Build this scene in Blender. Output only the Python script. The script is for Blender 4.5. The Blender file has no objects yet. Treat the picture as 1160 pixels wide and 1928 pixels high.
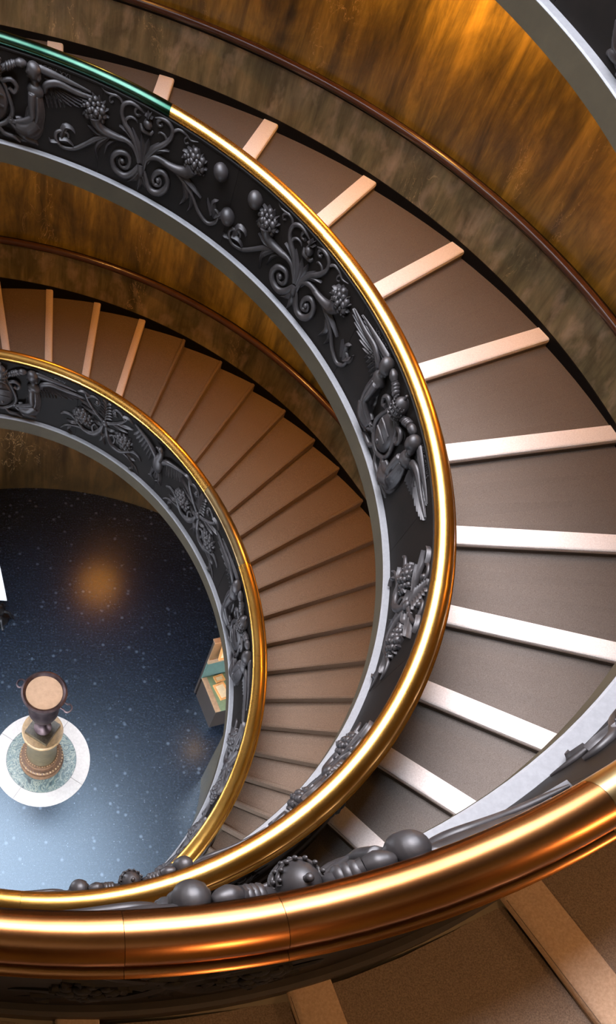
import bpy, bmesh, math, random
from mathutils import Matrix, Vector
random.seed(7)
PI = math.pi
S = bpy.context.scene
COL = S.collection

# ------------------------------------------------------------------ camera
ZF = 12.5293                                   # height of the camera above the ground floor
F_PX, PPX, PPY, IW, IH = 1487.7, 212.87, 1078.7, 1160.0, 1928.0
cam_d = bpy.data.cameras.new('camera')
cam = bpy.data.objects.new('camera', cam_d)
COL.objects.link(cam)
cam_d.sensor_fit = 'VERTICAL'
cam_d.sensor_height = 36.0
cam_d.lens = F_PX / IH * 36.0
cam_d.shift_x = (IW / 2 - PPX) / IH
cam_d.shift_y = (PPY - IH / 2) / IH
cam_d.clip_start = 0.02
CM = Matrix(((0.99587451, -0.0466864, -0.07780963), (-0.00610453, 0.82107748, -0.57078411), (0.09053559, 0.56890434, 0.81740514))).to_4x4()
cam.matrix_world = Matrix.Translation((0.0, -4.9372, ZF)) @ CM
S.camera = cam

# ------------------------------------------------------------------ world, exposure
SKY_STRENGTH = 17.0
SUN_STRENGTH = 6.5
LAMP_POWER = 155.0
w = bpy.data.worlds.new('sky')
S.world = w
w.use_nodes = True
bg = w.node_tree.nodes['Background']
bg.inputs[0].default_value = (0.80, 0.88, 1.0, 1)
bg.inputs[1].default_value = SKY_STRENGTH
sun_d = bpy.data.lights.new('sun', 'SUN')        # daylight falling through the skylight, soft
sun_d.energy = SUN_STRENGTH
sun_d.angle = math.radians(30)
sun_d.color = (1.0, 0.95, 0.97)
sun = bpy.data.objects.new('sun', sun_d)
sun.rotation_euler = Vector((0.33, -0.36, -0.87)).to_track_quat('-Z', 'Y').to_euler()
COL.objects.link(sun)
S.view_settings.view_transform = 'Standard'
S.view_settings.look = 'None'
S.view_settings.exposure = 0.0
S.view_settings.gamma = 1.0
S.view_settings.use_curve_mapping = False


def lamp(loc, power, colour, radius=0.06, spot=None, aim=None, blend=0.6):
    d = bpy.data.lights.new('lamp_light', 'SPOT' if spot else 'POINT')
    d.energy = power
    d.color = colour
    d.shadow_soft_size = radius
    if spot:
        d.spot_size = spot
        d.spot_blend = blend
    o = bpy.data.objects.new('lamp_light', d)
    o.location = loc
    if aim is not None:
        o.rotation_euler = (Vector(aim) - Vector(loc)).to_track_quat('-Z', 'Y').to_euler()
    COL.objects.link(o)
    return o


# ------------------------------------------------------------------ the double spiral
LEAN = 0.088                                   # the bronze plates lean back as they rise
HP, HF, HS = 0.743, 0.2076, 0.9627             # rail line to panel foot, fascia height, rail line to nosing
TR, RO, TO = 0.1072, 7.6721, 0.1756            # taper of well, outer radius, taper of outer wall
EC, ES = -0.0244, -0.0261                      # the plan is slightly oval


def oval(th, k=1.0):
    return 1 + k * (EC * math.cos(2 * th) + ES * math.sin(2 * th))


def hermite(x, x0, y0, s0, x1, y1, s1):
    h = x1 - x0
    t = (x - x0) / h
    return ((2*t**3 - 3*t**2 + 1) * y0 + (t**3 - 2*t**2 + t) * h * s0 + (-2*t**3 + 3*t**2) * y1 + (t**3 - t**2) * h * s1)


def smooth(x, a, b):
    t = min(1, max(0, (x - a) / (b - a)))
    return t * t * (3 - 2 * t)


def z1(th): return -1.8819 + 0.8737 * th
def z2(th): return -5.2889 + 0.941 * th
def z3(th): return -9.4814 + 1.769 * th - 0.2244 * th * th


TA1, TA0 = -2.05, 1.95 - 2 * PI                # where the first flight hands over to the third
TB1 = -1.95


class HelixA:                                  # carries the nearest flight and, one turn lower, the third one
    q0, q1 = -0.2378, 0.4655

    def z(self, f):
        if f >= TA1: return z1(f)
        if f <= TA0: return z3(f + 2 * PI)
        return hermite(f, TA0, z3(1.95), 1.769 - 2 * 0.2244 * 1.95, TA1, z1(TA1), 0.8737)

    def R(self, f):
        q = self.q0 + (self.q1 - self.q0) * smooth(f, TA0, TA1)
        return (4 + q + TR * self.z(f)) * oval(f)

    def Ro(self, f): return (RO + TO * self.z(f)) * oval(f, 0.6)


class HelixB:                                  # carries the middle flight
    def z(self, f):
        if f >= TB1: return z2(f)
        return hermite(f, -4.2, -ZF + 0.93, 1.6, TB1, z2(TB1), 0.941)

    def R(self, f): return (4 + TR * self.z(f)) * oval(f)
    def Ro(self, f): return (RO + TO * self.z(f)) * oval(f, 0.6)


A, B = HelixA(), HelixB()


def P(h, f, dR, dz, outer=False):
    r = (h.Ro(f) if outer else h.R(f)) + dR
    return (r * math.cos(f), r * math.sin(f), h.z(f) + dz + ZF)


# ------------------------------------------------------------------ materials
def nodes(name):
    m = bpy.data.materials.new(name)
    m.use_nodes = True
    t = m.node_tree
    return m, t, t.nodes['Principled BSDF']


def N(t, kind, **kw):
    n = t.nodes.new(kind)
    for k, v in kw.items():
        if k in n.inputs: n.inputs[k].default_value = v
        else: setattr(n, k, v)
    return n


def coords(t, scale=(1, 1, 1), obj=False):
    c = N(t, 'ShaderNodeTexCoord')
    if obj == 'world':
        src = N(t, 'ShaderNodeNewGeometry').outputs['Position']
    else:
        src = c.outputs['Object']
    mp = N(t, 'ShaderNodeMapping')
    mp.inputs['Scale'].default_value = scale
    t.links.new(src, mp.inputs['Vector'])
    return mp.outputs['Vector']


def ramp(t, fac, stops):
    r = N(t, 'ShaderNodeValToRGB')
    e = r.color_ramp.elements
    while len(e) < len(stops): e.new(0.5)
    for i, (p, c) in enumerate(stops):
        e[i].position = p
        e[i].color = (*c, 1)
    t.links.new(fac, r.inputs['Fac'])
    return r.outputs['Color']


def noise(t, vec, scale, detail=4, rough=0.6, dist=0.0):
    n = N(t, 'ShaderNodeTexNoise', Scale=scale, Detail=detail, Roughness=rough, Distortion=dist)
    t.links.new(vec, n.inputs['Vector'])
    return n.outputs['Fac']


def bump(t, b, height, strength, dist=0.01):
    n = N(t, 'ShaderNodeBump', Strength=strength, Distance=dist)
    t.links.new(height, n.inputs['Height'])
    t.links.new(n.outputs['Normal'], b.inputs['Normal'])


def mix(t, fac, a, b, mode='MIX'):
    n = N(t, 'ShaderNodeMix', data_type='RGBA', blend_type=mode)
    for s, i in ((fac, 0), (a, 6), (b, 7)):
        if isinstance(s, (int, float)): n.inputs[i].default_value = s
        elif isinstance(s, tuple): n.inputs[i].default_value = (*s, 1)
        else: t.links.new(s, n.inputs[i])
    return n.outputs[2]


def m_speckled(name, c0, c1, rough, scale=60, bmp=0.25, spec=0.4, coarse=0.15):
    m, t, b = nodes(name)
    v = coords(t, obj='world')
    fine = noise(t, v, scale, 3, 0.7)
    big = noise(t, v, 1.3, 3, 0.6)
    c = ramp(t, fine, [(0.35, c0), (0.68, c1)])
    c = mix(t, coarse, c, ramp(t, big, [(0.3, (0.35, 0.33, 0.33)), (0.7, (0.9, 0.9, 0.9))]), 'MULTIPLY')
    t.links.new(c, b.inputs['Base Color'])
    b.inputs['Roughness'].default_value = rough
    b.inputs['Specular IOR Level'].default_value = spec
    bump(t, b, fine, bmp, 0.004)
    return m


def m_marble(name, stops, rough=0.28, veins=(0.62, 0.42, 0.2), vein_amt=0.5, patches=None):
    m, t, b = nodes(name)
    v = coords(t, (1.0, 1.0, 0.20), obj='world')
    vf = coords(t, (1.0, 1.0, 0.06), obj='world')
    v2 = coords(t, (1.0, 1.0, 0.6), obj='world')
    streak = noise(t, v, 3.2, 9, 0.68, 0.5)
    cloud = noise(t, v2, 1.5, 6, 0.62, 0.9)
    fine = noise(t, vf, 16.0, 6, 0.7, 0.15)
    c = ramp(t, streak, stops)
    c = mix(t, 0.65, c, ramp(t, cloud, [(0.36, (0.22, 0.20, 0.15)), (0.62, (1.0, 0.95, 0.82))]), 'MULTIPLY')
    c = mix(t, 0.4, c, ramp(t, fine, [(0.38, (0.35, 0.33, 0.3)), (0.62, (1, 1, 1))]), 'MULTIPLY')
    if patches:
        pn = noise(t, coords(t, (1.0, 1.0, 0.55), obj='world'), 4.2, 4, 0.55, 0.25)
        c = mix(t, ramp(t, pn, [(0.52, (0, 0, 0)), (0.72, (0.6,) * 3)]), c, patches)
    # thin bright veins, upright, in scattered groups
    wv = coords(t, (1.0, 1.0, 0.38), obj='world')
    vn = noise(t, wv, 5.0, 4, 0.6, 0.9)
    line = ramp(t, vn, [(0.494, (0, 0, 0)), (0.5, (1, 1, 1)), (0.508, (0, 0, 0))])
    where = ramp(t, noise(t, coords(t, (1.0, 1.0, 0.3), obj='world'), 1.1, 2, 0.5), [(0.60, (0, 0, 0)), (0.67, (vein_amt,) * 3)])
    mk = mix(t, 1.0, line, where, 'MULTIPLY')
    c = mix(t, mk, c, veins)
    t.links.new(c, b.inputs['Base Color'])
    b.inputs['Roughness'].default_value = rough
    b.inputs['Specular IOR Level'].default_value = 0.45
    return m


def m_metal(name, c0, c1, r0, r1, scale=3.0, spots=None, bmp=0.0, aniso=(1, 1, 1)):
    m, t, b = nodes(name)
    v = coords(t, aniso, obj='world')
    n = noise(t, v, scale, 2, 0.5)
    c = ramp(t, n, [(0.32, c0), (0.68, c1)])
    if spots:
        c = mix(t, ramp(t, noise(t, v, 22, 4, 0.7), [(0.66, (0, 0, 0)), (0.74, (0.85,) * 3)]), c, spots)
    t.links.new(c, b.inputs['Base Color'])
    b.inputs['Metallic'].default_value = 1.0
    b.inputs['Roughness'].default_value = (r0 + r1) / 2
    if bmp: bump(t, b, noise(t, v, 30, 4, 0.7), bmp, 0.004)
    return m


def m_plain(name, c, rough=0.5, metal=0.0, var=0.25, scale=8, bmp=0.0, spec=0.5):
    m, t, b = nodes(name)
    v = coords(t, obj='world')
    n = noise(t, v, scale, 5, 0.65)
    lo = tuple(x * (1 - var) for x in c)
    hi = tuple(min(1, x * (1 + var)) for x in c)
    t.links.new(ramp(t, n, [(0.3, lo), (0.7, hi)]), b.inputs['Base Color'])
    b.inputs['Roughness'].default_value = rough
    b.inputs['Metallic'].default_value = metal
    b.inputs['Specular IOR Level'].default_value = spec
    if bmp: bump(t, b, noise(t, v, scale * 5, 4, 0.7), bmp, 0.005)
    return m


def m_floor():
    m, t, b = nodes('polished_dark_terrazzo')
    v = coords(t, obj='world')
    base = ramp(t, noise(t, v, 26, 5, 0.75), [(0.3, (0.003, 0.005, 0.009)), (0.56, (0.009, 0.014, 0.025)), (0.72, (0.05, 0.065, 0.09))])
    vo = N(t, 'ShaderNodeTexVoronoi', Scale=22.0, Randomness=1.0)
    t.links.new(v, vo.inputs['Vector'])
    keep = N(t, 'ShaderNodeMath', operation='GREATER_THAN')
    sp = N(t, 'ShaderNodeSeparateColor')
    t.links.new(vo.outputs['Color'], sp.inputs[0])
    t.links.new(sp.outputs[0], keep.inputs[0])
    keep.inputs[1].default_value = 0.86
    # chip size differs from cell to cell
    sz = N(t, 'ShaderNodeMapRange')
    t.links.new(sp.outputs[1], sz.inputs['Value'])
    sz.inputs['To Min'].default_value = 0.08
    sz.inputs['To Max'].default_value = 0.24
    near = N(t, 'ShaderNodeMath', operation='LESS_THAN')
    t.links.new(vo.outputs['Distance'], near.inputs[0])
    t.links.new(sz.outputs[0], near.inputs[1])
    chip = N(t, 'ShaderNodeMath', operation='MULTIPLY')
    t.links.new(keep.outputs[0], chip.inputs[0])
    t.links.new(near.outputs[0], chip.inputs[1])
    c = mix(t, chip.outputs[0], base, (0.075, 0.095, 0.125))
    # fewer, larger soft chips
    v3 = N(t, 'ShaderNodeTexVoronoi', Scale=8.0, Randomness=1.0)
    t.links.new(v, v3.inputs['Vector'])
    s3 = N(t, 'ShaderNodeSeparateColor')
    t.links.new(v3.outputs['Color'], s3.inputs[0])
    k3 = N(t, 'ShaderNodeMath', operation='GREATER_THAN')
    t.links.new(s3.outputs[0], k3.inputs[0])
    k3.inputs[1].default_value = 0.78
    r3 = ramp(t, v3.outputs['Distance'], [(0.10, (0.75,) * 3), (0.30, (0, 0, 0))])
    c = mix(t, mix(t, 1.0, r3, k3.outputs[0], 'MULTIPLY'), c, (0.085, 0.11, 0.145))
    # fine scratches
    sv = coords(t, (0.5, 6.0, 1.0), obj='world')
    sc = ramp(t, noise(t, sv, 1.2, 3, 0.5, 3.0), [(0.497, (0, 0, 0)), (0.5, (0.5,) * 3), (0.503, (0, 0, 0))])
    c = mix(t, sc, c, (0.10, 0.11, 0.12))
    t.links.new(c, b.inputs['Base Color'])
    b.inputs['Roughness'].default_value = 0.26
    b.inputs['IOR'].default_value = 1.54
    b.inputs['Specular Tint'].default_value = (0.68, 0.85, 1.0, 1)
    return m


def m_breccia():
    m, t, b = nodes('green_breccia_marble')
    v = coords(t, obj='world')
    w1 = noise(t, v, 5.0, 4, 0.55, 2.4)
    c = ramp(t, w1, [(0.30, (0.02, 0.035, 0.04)), (0.41, (0.09, 0.14, 0.14)), (0.48, (0.28, 0.31, 0.25)), (0.53, (0.045, 0.08, 0.09)), (0.60, (0.16, 0.215, 0.20)), (0.68, (0.34, 0.35, 0.28)), (0.76, (0.06, 0.10, 0.10))])
    t.links.new(c, b.inputs['Base Color'])
    b.inputs['Roughness'].default_value = 0.3
    return m


M_STEP = m_speckled('brown_step_stone', (0.082, 0.064, 0.054), (0.152, 0.124, 0.108), 0.58, 120, 0.35)
M_STEP_LOW = m_speckled('brown_lower_step_stone', (0.108, 0.070, 0.047), (0.182, 0.124, 0.088), 0.6, 85, 0.25)
M_STEP_TOP = m_speckled('brown_carpeted_step', (0.11, 0.074, 0.052), (0.235, 0.165, 0.12), 0.7, 150, 0.5)
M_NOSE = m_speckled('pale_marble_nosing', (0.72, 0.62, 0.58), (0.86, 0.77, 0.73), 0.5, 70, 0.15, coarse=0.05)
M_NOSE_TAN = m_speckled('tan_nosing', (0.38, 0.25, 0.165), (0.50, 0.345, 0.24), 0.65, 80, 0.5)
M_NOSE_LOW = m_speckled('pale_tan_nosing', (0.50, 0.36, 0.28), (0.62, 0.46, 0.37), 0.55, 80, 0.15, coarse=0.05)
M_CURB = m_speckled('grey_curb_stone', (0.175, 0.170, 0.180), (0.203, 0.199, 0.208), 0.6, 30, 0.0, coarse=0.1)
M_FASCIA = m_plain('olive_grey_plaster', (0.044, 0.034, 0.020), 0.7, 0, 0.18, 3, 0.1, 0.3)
M_PLINTH_OUT = m_plain('shaded_brown_plinth', (0.020, 0.012, 0.009), 0.55, 0, 0.25, 8, 0.1)  # shade of the step side is put into this dark colour
M_SOFFIT = m_plain('soffit_plaster', (0.16, 0.13, 0.095), 0.8, 0, 0.1, 2, 0.0, 0.2)
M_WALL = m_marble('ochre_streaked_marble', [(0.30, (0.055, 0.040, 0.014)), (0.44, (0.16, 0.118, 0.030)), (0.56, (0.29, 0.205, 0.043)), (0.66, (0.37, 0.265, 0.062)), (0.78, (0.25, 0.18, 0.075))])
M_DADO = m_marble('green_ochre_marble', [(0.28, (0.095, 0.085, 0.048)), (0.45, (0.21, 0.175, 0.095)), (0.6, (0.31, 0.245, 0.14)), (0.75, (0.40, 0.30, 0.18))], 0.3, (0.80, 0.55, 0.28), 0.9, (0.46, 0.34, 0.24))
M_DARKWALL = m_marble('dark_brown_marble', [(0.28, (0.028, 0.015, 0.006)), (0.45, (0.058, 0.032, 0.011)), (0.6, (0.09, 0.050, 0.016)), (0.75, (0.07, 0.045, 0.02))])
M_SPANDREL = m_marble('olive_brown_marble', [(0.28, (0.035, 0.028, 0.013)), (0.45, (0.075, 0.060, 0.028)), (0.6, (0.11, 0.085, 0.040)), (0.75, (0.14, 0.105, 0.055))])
M_BRONZE = m_plain('dark_bronze', (0.036, 0.031, 0.032), 0.45, 0.4, 0.3, 6, 0.12)
M_PANEL = m_plain('blackened_bronze_panel', (0.0050, 0.0032, 0.0025), 0.6, 0.0, 0.4, 4, 0.15, 0.16)
M_BRASS = m_metal('polished_brass', (0.66, 0.33, 0.07), (0.80, 0.44, 0.12), 0.24, 0.30, 2.2)
M_BRASS_GREEN = m_metal('verdigris_brass', (0.014, 0.042, 0.028), (0.04, 0.085, 0.060), 0.18, 0.28, 2.5)
M_BRASS_DARK = m_metal('tarnished_brass', (0.33, 0.22, 0.11), (0.48, 0.33, 0.16), 0.24, 0.32, 2.5)
M_BRASS_WARM = m_metal('brass_warm_reflections', (0.215, 0.083, 0.029), (0.31, 0.132, 0.048), 0.22, 0.28, 1.6)  # same brass as the other rails, warm reflections painted into its colour
M_WRAIL = m_plain('dark_brown_lacquered_handrail', (0.050, 0.019, 0.009), 0.25, 0, 0.15, 3)
M_BLACK = m_plain('black_skirting_and_rail_shade', (0.004, 0.003, 0.003), 0.6, 0, 0.2, 6, 0.0, 0.15)
M_FLOOR = m_floor()
M_WHITE = m_speckled('white_floor_marble', (0.50, 0.455, 0.42), (0.58, 0.535, 0.50), 0.4, 25, 0.03, coarse=0.1)
M_BRECCIA = m_breccia()
M_TAN = m_plain('yellow_column_marble', (0.36, 0.225, 0.105), 0.45, 0, 0.35, 16, 0.1)
M_SHAFT = m_plain('olive_column_shaft', (0.085, 0.064, 0.034), 0.35, 0, 0.35, 12, 0.05)
M_RED = m_plain('carved_red_brown_base', (0.14, 0.070, 0.034), 0.5, 0, 0.4, 18, 0.3)
M_URN = m_metal('purplish_bronze_urn', (0.060, 0.040, 0.045), (0.13, 0.092, 0.09), 0.42, 0.56, 8, bmp=0.1)
M_SAND = m_plain('sandy_urn_fill', (0.40, 0.25, 0.155), 0.9, 0, 0.12, 14, 0.3)
M_PLINTH = m_plain('dark_speckled_plinth', (0.055, 0.042, 0.025), 0.4, 0, 0.7, 40, 0.1)
M_DESK = m_plain('dark_brown_counter', (0.032, 0.022, 0.017), 0.5, 0, 0.12, 5)
M_FELT = m_plain('green_felt', (0.17, 0.23, 0.13), 0.9, 0, 0.1, 20, 0.1)
M_TEAL = m_plain('teal_felt', (0.06, 0.115, 0.095), 0.9, 0, 0.1, 20, 0.1)
M_UPPER = m_plain('brown_cabinet_panel', (0.20, 0.115, 0.05), 0.5, 0, 0.15, 8)
M_TRIM = m_plain('tan_wood_trim', (0.34, 0.21, 0.12), 0.5, 0, 0.2, 20)
M_ORANGE = m_plain('gilded_wood_frame', (0.75, 0.36, 0.12), 0.4, 0, 0.25, 14)
M_PICT = m_plain('cream_print', (0.80, 0.66, 0.42), 0.6, 0, 0.12, 12)
M_SIGN = m_plain('white_board', (0.80, 0.76, 0.78), 0.6, 0, 0.02, 4)
M_IRON = m_plain('black_iron', (0.012, 0.011, 0.012), 0.35, 0.6, 0.3, 10, 0.1)


# ------------------------------------------------------------------ mesh helpers
def mesh_obj(name, verts, faces, mat, parent=None, smooth=True, loc=None, angle=0.7):
    me = bpy.data.meshes.new(name)
    me.from_pydata([tuple(v) for v in verts], [], faces)
    me.update()
    bm = bmesh.new()
    bm.from_mesh(me)
    bmesh.ops.recalc_face_normals(bm, faces=bm.faces)
    bm.to_mesh(me)
    bm.free()
    if smooth:
        me.polygons.foreach_set('use_smooth', [True] * len(me.polygons))
        try: me.set_sharp_from_angle(angle=angle)
        except Exception: pass
    me.materials.append(mat)
    o = bpy.data.objects.new(name, me)
    COL.objects.link(o)
    if parent is not None: o.parent = parent
    if loc is not None: o.location = loc
    return o


def share_mesh(name, me, parent=None, loc=(0, 0, 0)):
    o = bpy.data.objects.new(name, me)
    COL.objects.link(o)
    if parent is not None: o.parent = parent
    o.location = loc
    return o


def thing(name, label, cat, loc=(0, 0, 0), group=None):
    o = bpy.data.objects.new(name, None)
    COL.objects.link(o)
    o.location = loc
    o.empty_display_size = 0.2
    o['label'] = label
    o['category'] = cat
    if group: o['group'] = group
    return o


def sweep(h, prof, f0, f1, n, closed=True):
    """prof: (outer?, dR, dz) points carried along the spiral; returns verts, faces."""
    V, Fc = [], []
    k = len(prof)
    for i in range(n + 1):
        f = f0 + (f1 - f0) * i / n
        for (o, dR, dz) in prof:
            V.append(P(h, f, dR, dz, o))
    for i in range(n):
        for j in range(k if closed else k - 1):
            a, b2 = i * k + j, i * k + (j + 1) % k
            Fc.append((a, b2, b2 + k, a + k))
    if closed:
        Fc.append(tuple(range(k)))
        Fc.append(tuple(n * k + j for j in range(k)))
    return V, Fc


def lathe(prof, seg=40, centre=(0, 0), cap=True):
    V, Fc = [], []
    for r, z in prof:
        for i in range(seg):
            a = 2 * PI * i / seg
            V.append((centre[0] + r * math.cos(a), centre[1] + r * math.sin(a), z))
    for j in range(len(prof) - 1):
        for i in range(seg):
            i2 = (i + 1) % seg
            Fc.append((j * seg + i, j * seg + i2, (j + 1) * seg + i2, (j + 1) * seg + i))
    if cap:
        Fc.append(tuple(range(seg)))
        Fc.append(tuple((len(prof) - 1) * seg + i for i in range(seg)))
    return V, Fc


def box_vf(x0, x1, y0, y1, z0, z1, rot=0.0, at=(0, 0, 0)):
    V = []
    c, s = math.cos(rot), math.sin(rot)
    for z in (z0, z1):
        for x, y in ((x0, y0), (x1, y0), (x1, y1), (x0, y1)):
            V.append((at[0] + x * c - y * s, at[1] + x * s + y * c, at[2] + z))
    return V, [(0, 1, 2, 3), (4, 5, 6, 7), (0, 1, 5, 4), (1, 2, 6, 5), (2, 3, 7, 6), (3, 0, 4, 7)]


class MB:                                       # collects shapes in relief space (u along, v up, n out of the panel)
    def __init__(self): self.V, self.F, self.spans = [], [], []

    def add(self, V, Fc):
        k, kf = len(self.V), len(self.F)
        self.V += V
        self.F += [tuple(i + k for i in f) for f in Fc]
        self.spans.append((k, len(self.V), kf, len(self.F)))

    def split(self):                            # one collector per added shape
        out = []
        for (v0, v1, f0, f1) in self.spans:
            m = MB()
            m.add(self.V[v0:v1], [tuple(i - v0 for i in f) for f in self.F[f0:f1]])
            out.append(m)
        return out

    def tube(self, pts, r, n=None, sub=4, seg=7, flat=1.0):
        """tapered stem along pts (u,v) or (u,v,n); r a number or list"""
        k = len(pts)
        rs = [r] * k if isinstance(r, (int, float)) else list(r)
        if len(rs) < k:
            rs = [rs[0] + (rs[-1] - rs[0]) * i / (k - 1) for i in range(k)] if len(rs) == 2 else [rs[min(len(rs) - 1, int(i * len(rs) / k))] for i in range(k)]
        p3 = []
        for q, rr in zip(pts, rs):
            p3.append(Vector((q[0], q[1], q[2] if len(q) > 2 else (rr * 0.55 if n is None else n))))
        C, RR = [], []
        for i in range(k - 1):
            a, b2, c, d = p3[max(0, i - 1)], p3[i], p3[i + 1], p3[min(k - 1, i + 2)]
            for j in range(sub):
                t = j / sub
                C.append(0.5 * ((2 * b2) + (c - a) * t + (2 * a - 5 * b2 + 4 * c - d) * t * t + (3 * b2 - a - 3 * c + d) * t ** 3))
                RR.append(rs[i] + (rs[i + 1] - rs[i]) * t)
        C.append(p3[-1])
        RR.append(rs[-1])
        V = []
        for i, c in enumerate(C):
            tg = C[min(i + 1, len(C) - 1)] - C[max(i - 1, 0)]
            if tg.length < 1e-9: tg = Vector((1, 0, 0))
            tg.normalize()
            up = Vector((0, 0, 1))
            if abs(tg.z) > 0.95: up = Vector((0, 1, 0))
            sd = tg.cross(up).normalized()
            nn = sd.cross(tg).normalized()
            for s in range(seg):
                a = 2 * PI * s / seg
                q = c + sd * (RR[i] * math.cos(a)) + nn * (RR[i] * flat * math.sin(a))
                V.append((q.x, q.y, q.z))
        Fc = []
        for i in range(len(C) - 1):
            for s in range(seg):
                s2 = (s + 1) % seg
                Fc.append((i * seg + s, i * seg + s2, (i + 1) * seg + s2, (i + 1) * seg + s))
        Fc.append(tuple(range(seg)))
        Fc.append(tuple((len(C) - 1) * seg + s for s in range(seg)))
        self.add(V, Fc)

    def ball(self, c, r, seg=8, rings=5, axis=None):
        rx, ry, rz = (r, r, r) if isinstance(r, (int, float)) else r
        V = [(c[0], c[1], c[2] + rz)]
        for i in range(1, rings):
            b2 = PI * i / rings
            for s in range(seg):
                a = 2 * PI * s / seg
                V.append((c[0] + rx * math.sin(b2) * math.cos(a), c[1] + ry * math.sin(b2) * math.sin(a), c[2] + rz * math.cos(b2)))
        V.append((c[0], c[1], c[2] - rz))
        Fc = []
        for s in range(seg):
            Fc.append((0, 1 + s, 1 + (s + 1) % seg))
        for i in range(rings - 2):
            for s in range(seg):
                a, b2 = 1 + i * seg + s, 1 + i * seg + (s + 1) % seg
                Fc.append((a, a + seg, b2 + seg, b2))
        k = 1 + (rings - 2) * seg
        for s in range(seg):
            Fc.append((k + s, len(V) - 1, k + (s + 1) % seg))
        self.add(V, Fc)

    def leaf(self, pts, w, h=0.03, sub=3, tip=0.0, base=0.25):
        """pointed leaf along pts: raised midrib, thin edges set on the panel"""
        k = len(pts)
        C = []
        for i in range(k - 1):
            a, b2, c, d = [Vector(pts[max(0, min(k - 1, j))][:2]) for j in (i - 1, i, i + 1, i + 2)]
            for j in range(sub):
                t = j / sub
                C.append(0.5 * ((2 * b2) + (c - a) * t + (2 * a - 5 * b2 + 4 * c - d) * t * t + (3 * b2 - a - 3 * c + d) * t ** 3))
        C.append(Vector(pts[-1][:2]))
        V, Fc = [], []
        m = len(C)
        for i, c in enumerate(C):
            t = i / (m - 1)
            tg = (C[min(i + 1, m - 1)] - C[max(i - 1, 0)])
            if tg.length < 1e-9: tg = Vector((1, 0))
            tg.normalize()
            sd = Vector((-tg.y, tg.x))
            ww = w * (base + (1 - base) * math.sin(PI * min(1, t * 1.0 + 0.12) ** 0.8)) if t < 0.999 else w * tip + 0.001
            ww = max(ww, 0.002)
            for off, hh in ((-1, -0.012), (-1, h * 0.35), (-0.45, h * 0.62), (0, h), (0.45, h * 0.62), (1, h * 0.35), (1, -0.012)):
                q = c + sd * (ww * off)
                V.append((q.x, q.y, hh))
        for i in range(m - 1):
            for s in range(6):
                Fc.append((i * 7 + s, i * 7 + s + 1, (i + 1) * 7 + s + 1, (i + 1) * 7 + s))
        Fc.append(tuple(range(7)))
        Fc.append(tuple((m - 1) * 7 + s for s in range(7)))
        self.add(V, Fc)


def warp(mb_or_vf, h, fc, dP=0.0186, flip=False, off=0.0):
    """bend relief space onto the balustrade face at azimuth fc; returns world verts relative to the anchor"""
    V, Fc = (mb_or_vf.V, mb_or_vf.F) if isinstance(mb_or_vf, MB) else mb_or_vf
    R0 = h.R(fc)
    an = Vector(P(h, fc, dP, -0.35))
    ln = 0.0 if flip else LEAN
    out = []
    for u, v, n in V:
        f = fc - u / R0
        r = h.R(f) + (dP + ln * (v + HP) - n if not flip else dP + 0.55 * n)
        out.append((r * math.cos(f) - an.x, r * math.sin(f) - an.y, h.z(f) + v + ZF - an.z))
    return out, Fc, an


def relief(name, mb, h, fc, mat, parent, **kw):
    V, Fc, an = warp(mb, h, fc, **kw)
    return mesh_obj(name, V, Fc, mat, parent, loc=an, angle=1.0)


# ------------------------------------------------------------------ setting: floor and walls
V, Fc = lathe([(9.5, -0.3), (9.5, 0.0), (0.0, 0.0)], 72)
o = mesh_obj('floor', [v for v in V if True], Fc, M_FLOOR, smooth=False)
o['kind'] = 'structure'


def structure(name, V, Fc, mat, smooth=True):
    o = mesh_obj(name, V, Fc, mat, smooth=smooth)
    o['kind'] = 'structure'
    return o


# ground floor cylinder below the third flight
def ring_wall(r0, r1, zlo, zhi, a0, a1, n):
    V, Fc = [], []
    for i in range(n + 1):
        a = a0 + (a1 - a0) * i / n
        k = oval(a, 0.6)
        for r, z in ((r0, zlo), (r0, zhi(a) if callable(zhi) else zhi), (r1, zhi(a) if callable(zhi) else zhi), (r1, zlo)):
            V.append((r * k * math.cos(a), r * k * math.sin(a), z))
    for i in range(n):
        for j in range(4):
            Fc.append((i * 4 + j, i * 4 + (j + 1) % 4, (i + 1) * 4 + (j + 1) % 4, (i + 1) * 4 + j))
    Fc += [(0, 1, 2, 3), tuple(n * 4 + j for j in range(4))]
    return V, Fc


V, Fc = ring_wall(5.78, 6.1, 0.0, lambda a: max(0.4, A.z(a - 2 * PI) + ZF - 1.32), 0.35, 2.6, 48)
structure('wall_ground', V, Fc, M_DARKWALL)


def wall_strip(h_low, f_low0, f_low1, top, n, lo, hi, mat, name, thick=0.35, dR=0.0):
    V, Fc = [], []
    for i in range(n + 1):
        f = f_low0 + (f_low1 - f_low0) * i / n
        zl = h_low.z(f) + lo + ZF
        zh = top(f) if callable(top) else h_low.z(f) + hi + ZF
        r = h_low.Ro(f) + dR
        for rr, z in ((r, zl), (r, zh), (r + thick, zh), (r + thick, zl)):
            V.append((rr * math.cos(f), rr * math.sin(f), z))
    for i in range(n):
        for j in range(4):
            Fc.append((i * 4 + j, i * 4 + (j + 1) % 4, (i + 1) * 4 + (j + 1) % 4, (i + 1) * 4 + j))
    Fc += [(0, 1, 2, 3), tuple(n * 4 + j for j in range(4))]
    return structure(name, V, Fc, mat)


HR = -0.19                                       # wall handrail below the rail line
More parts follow.
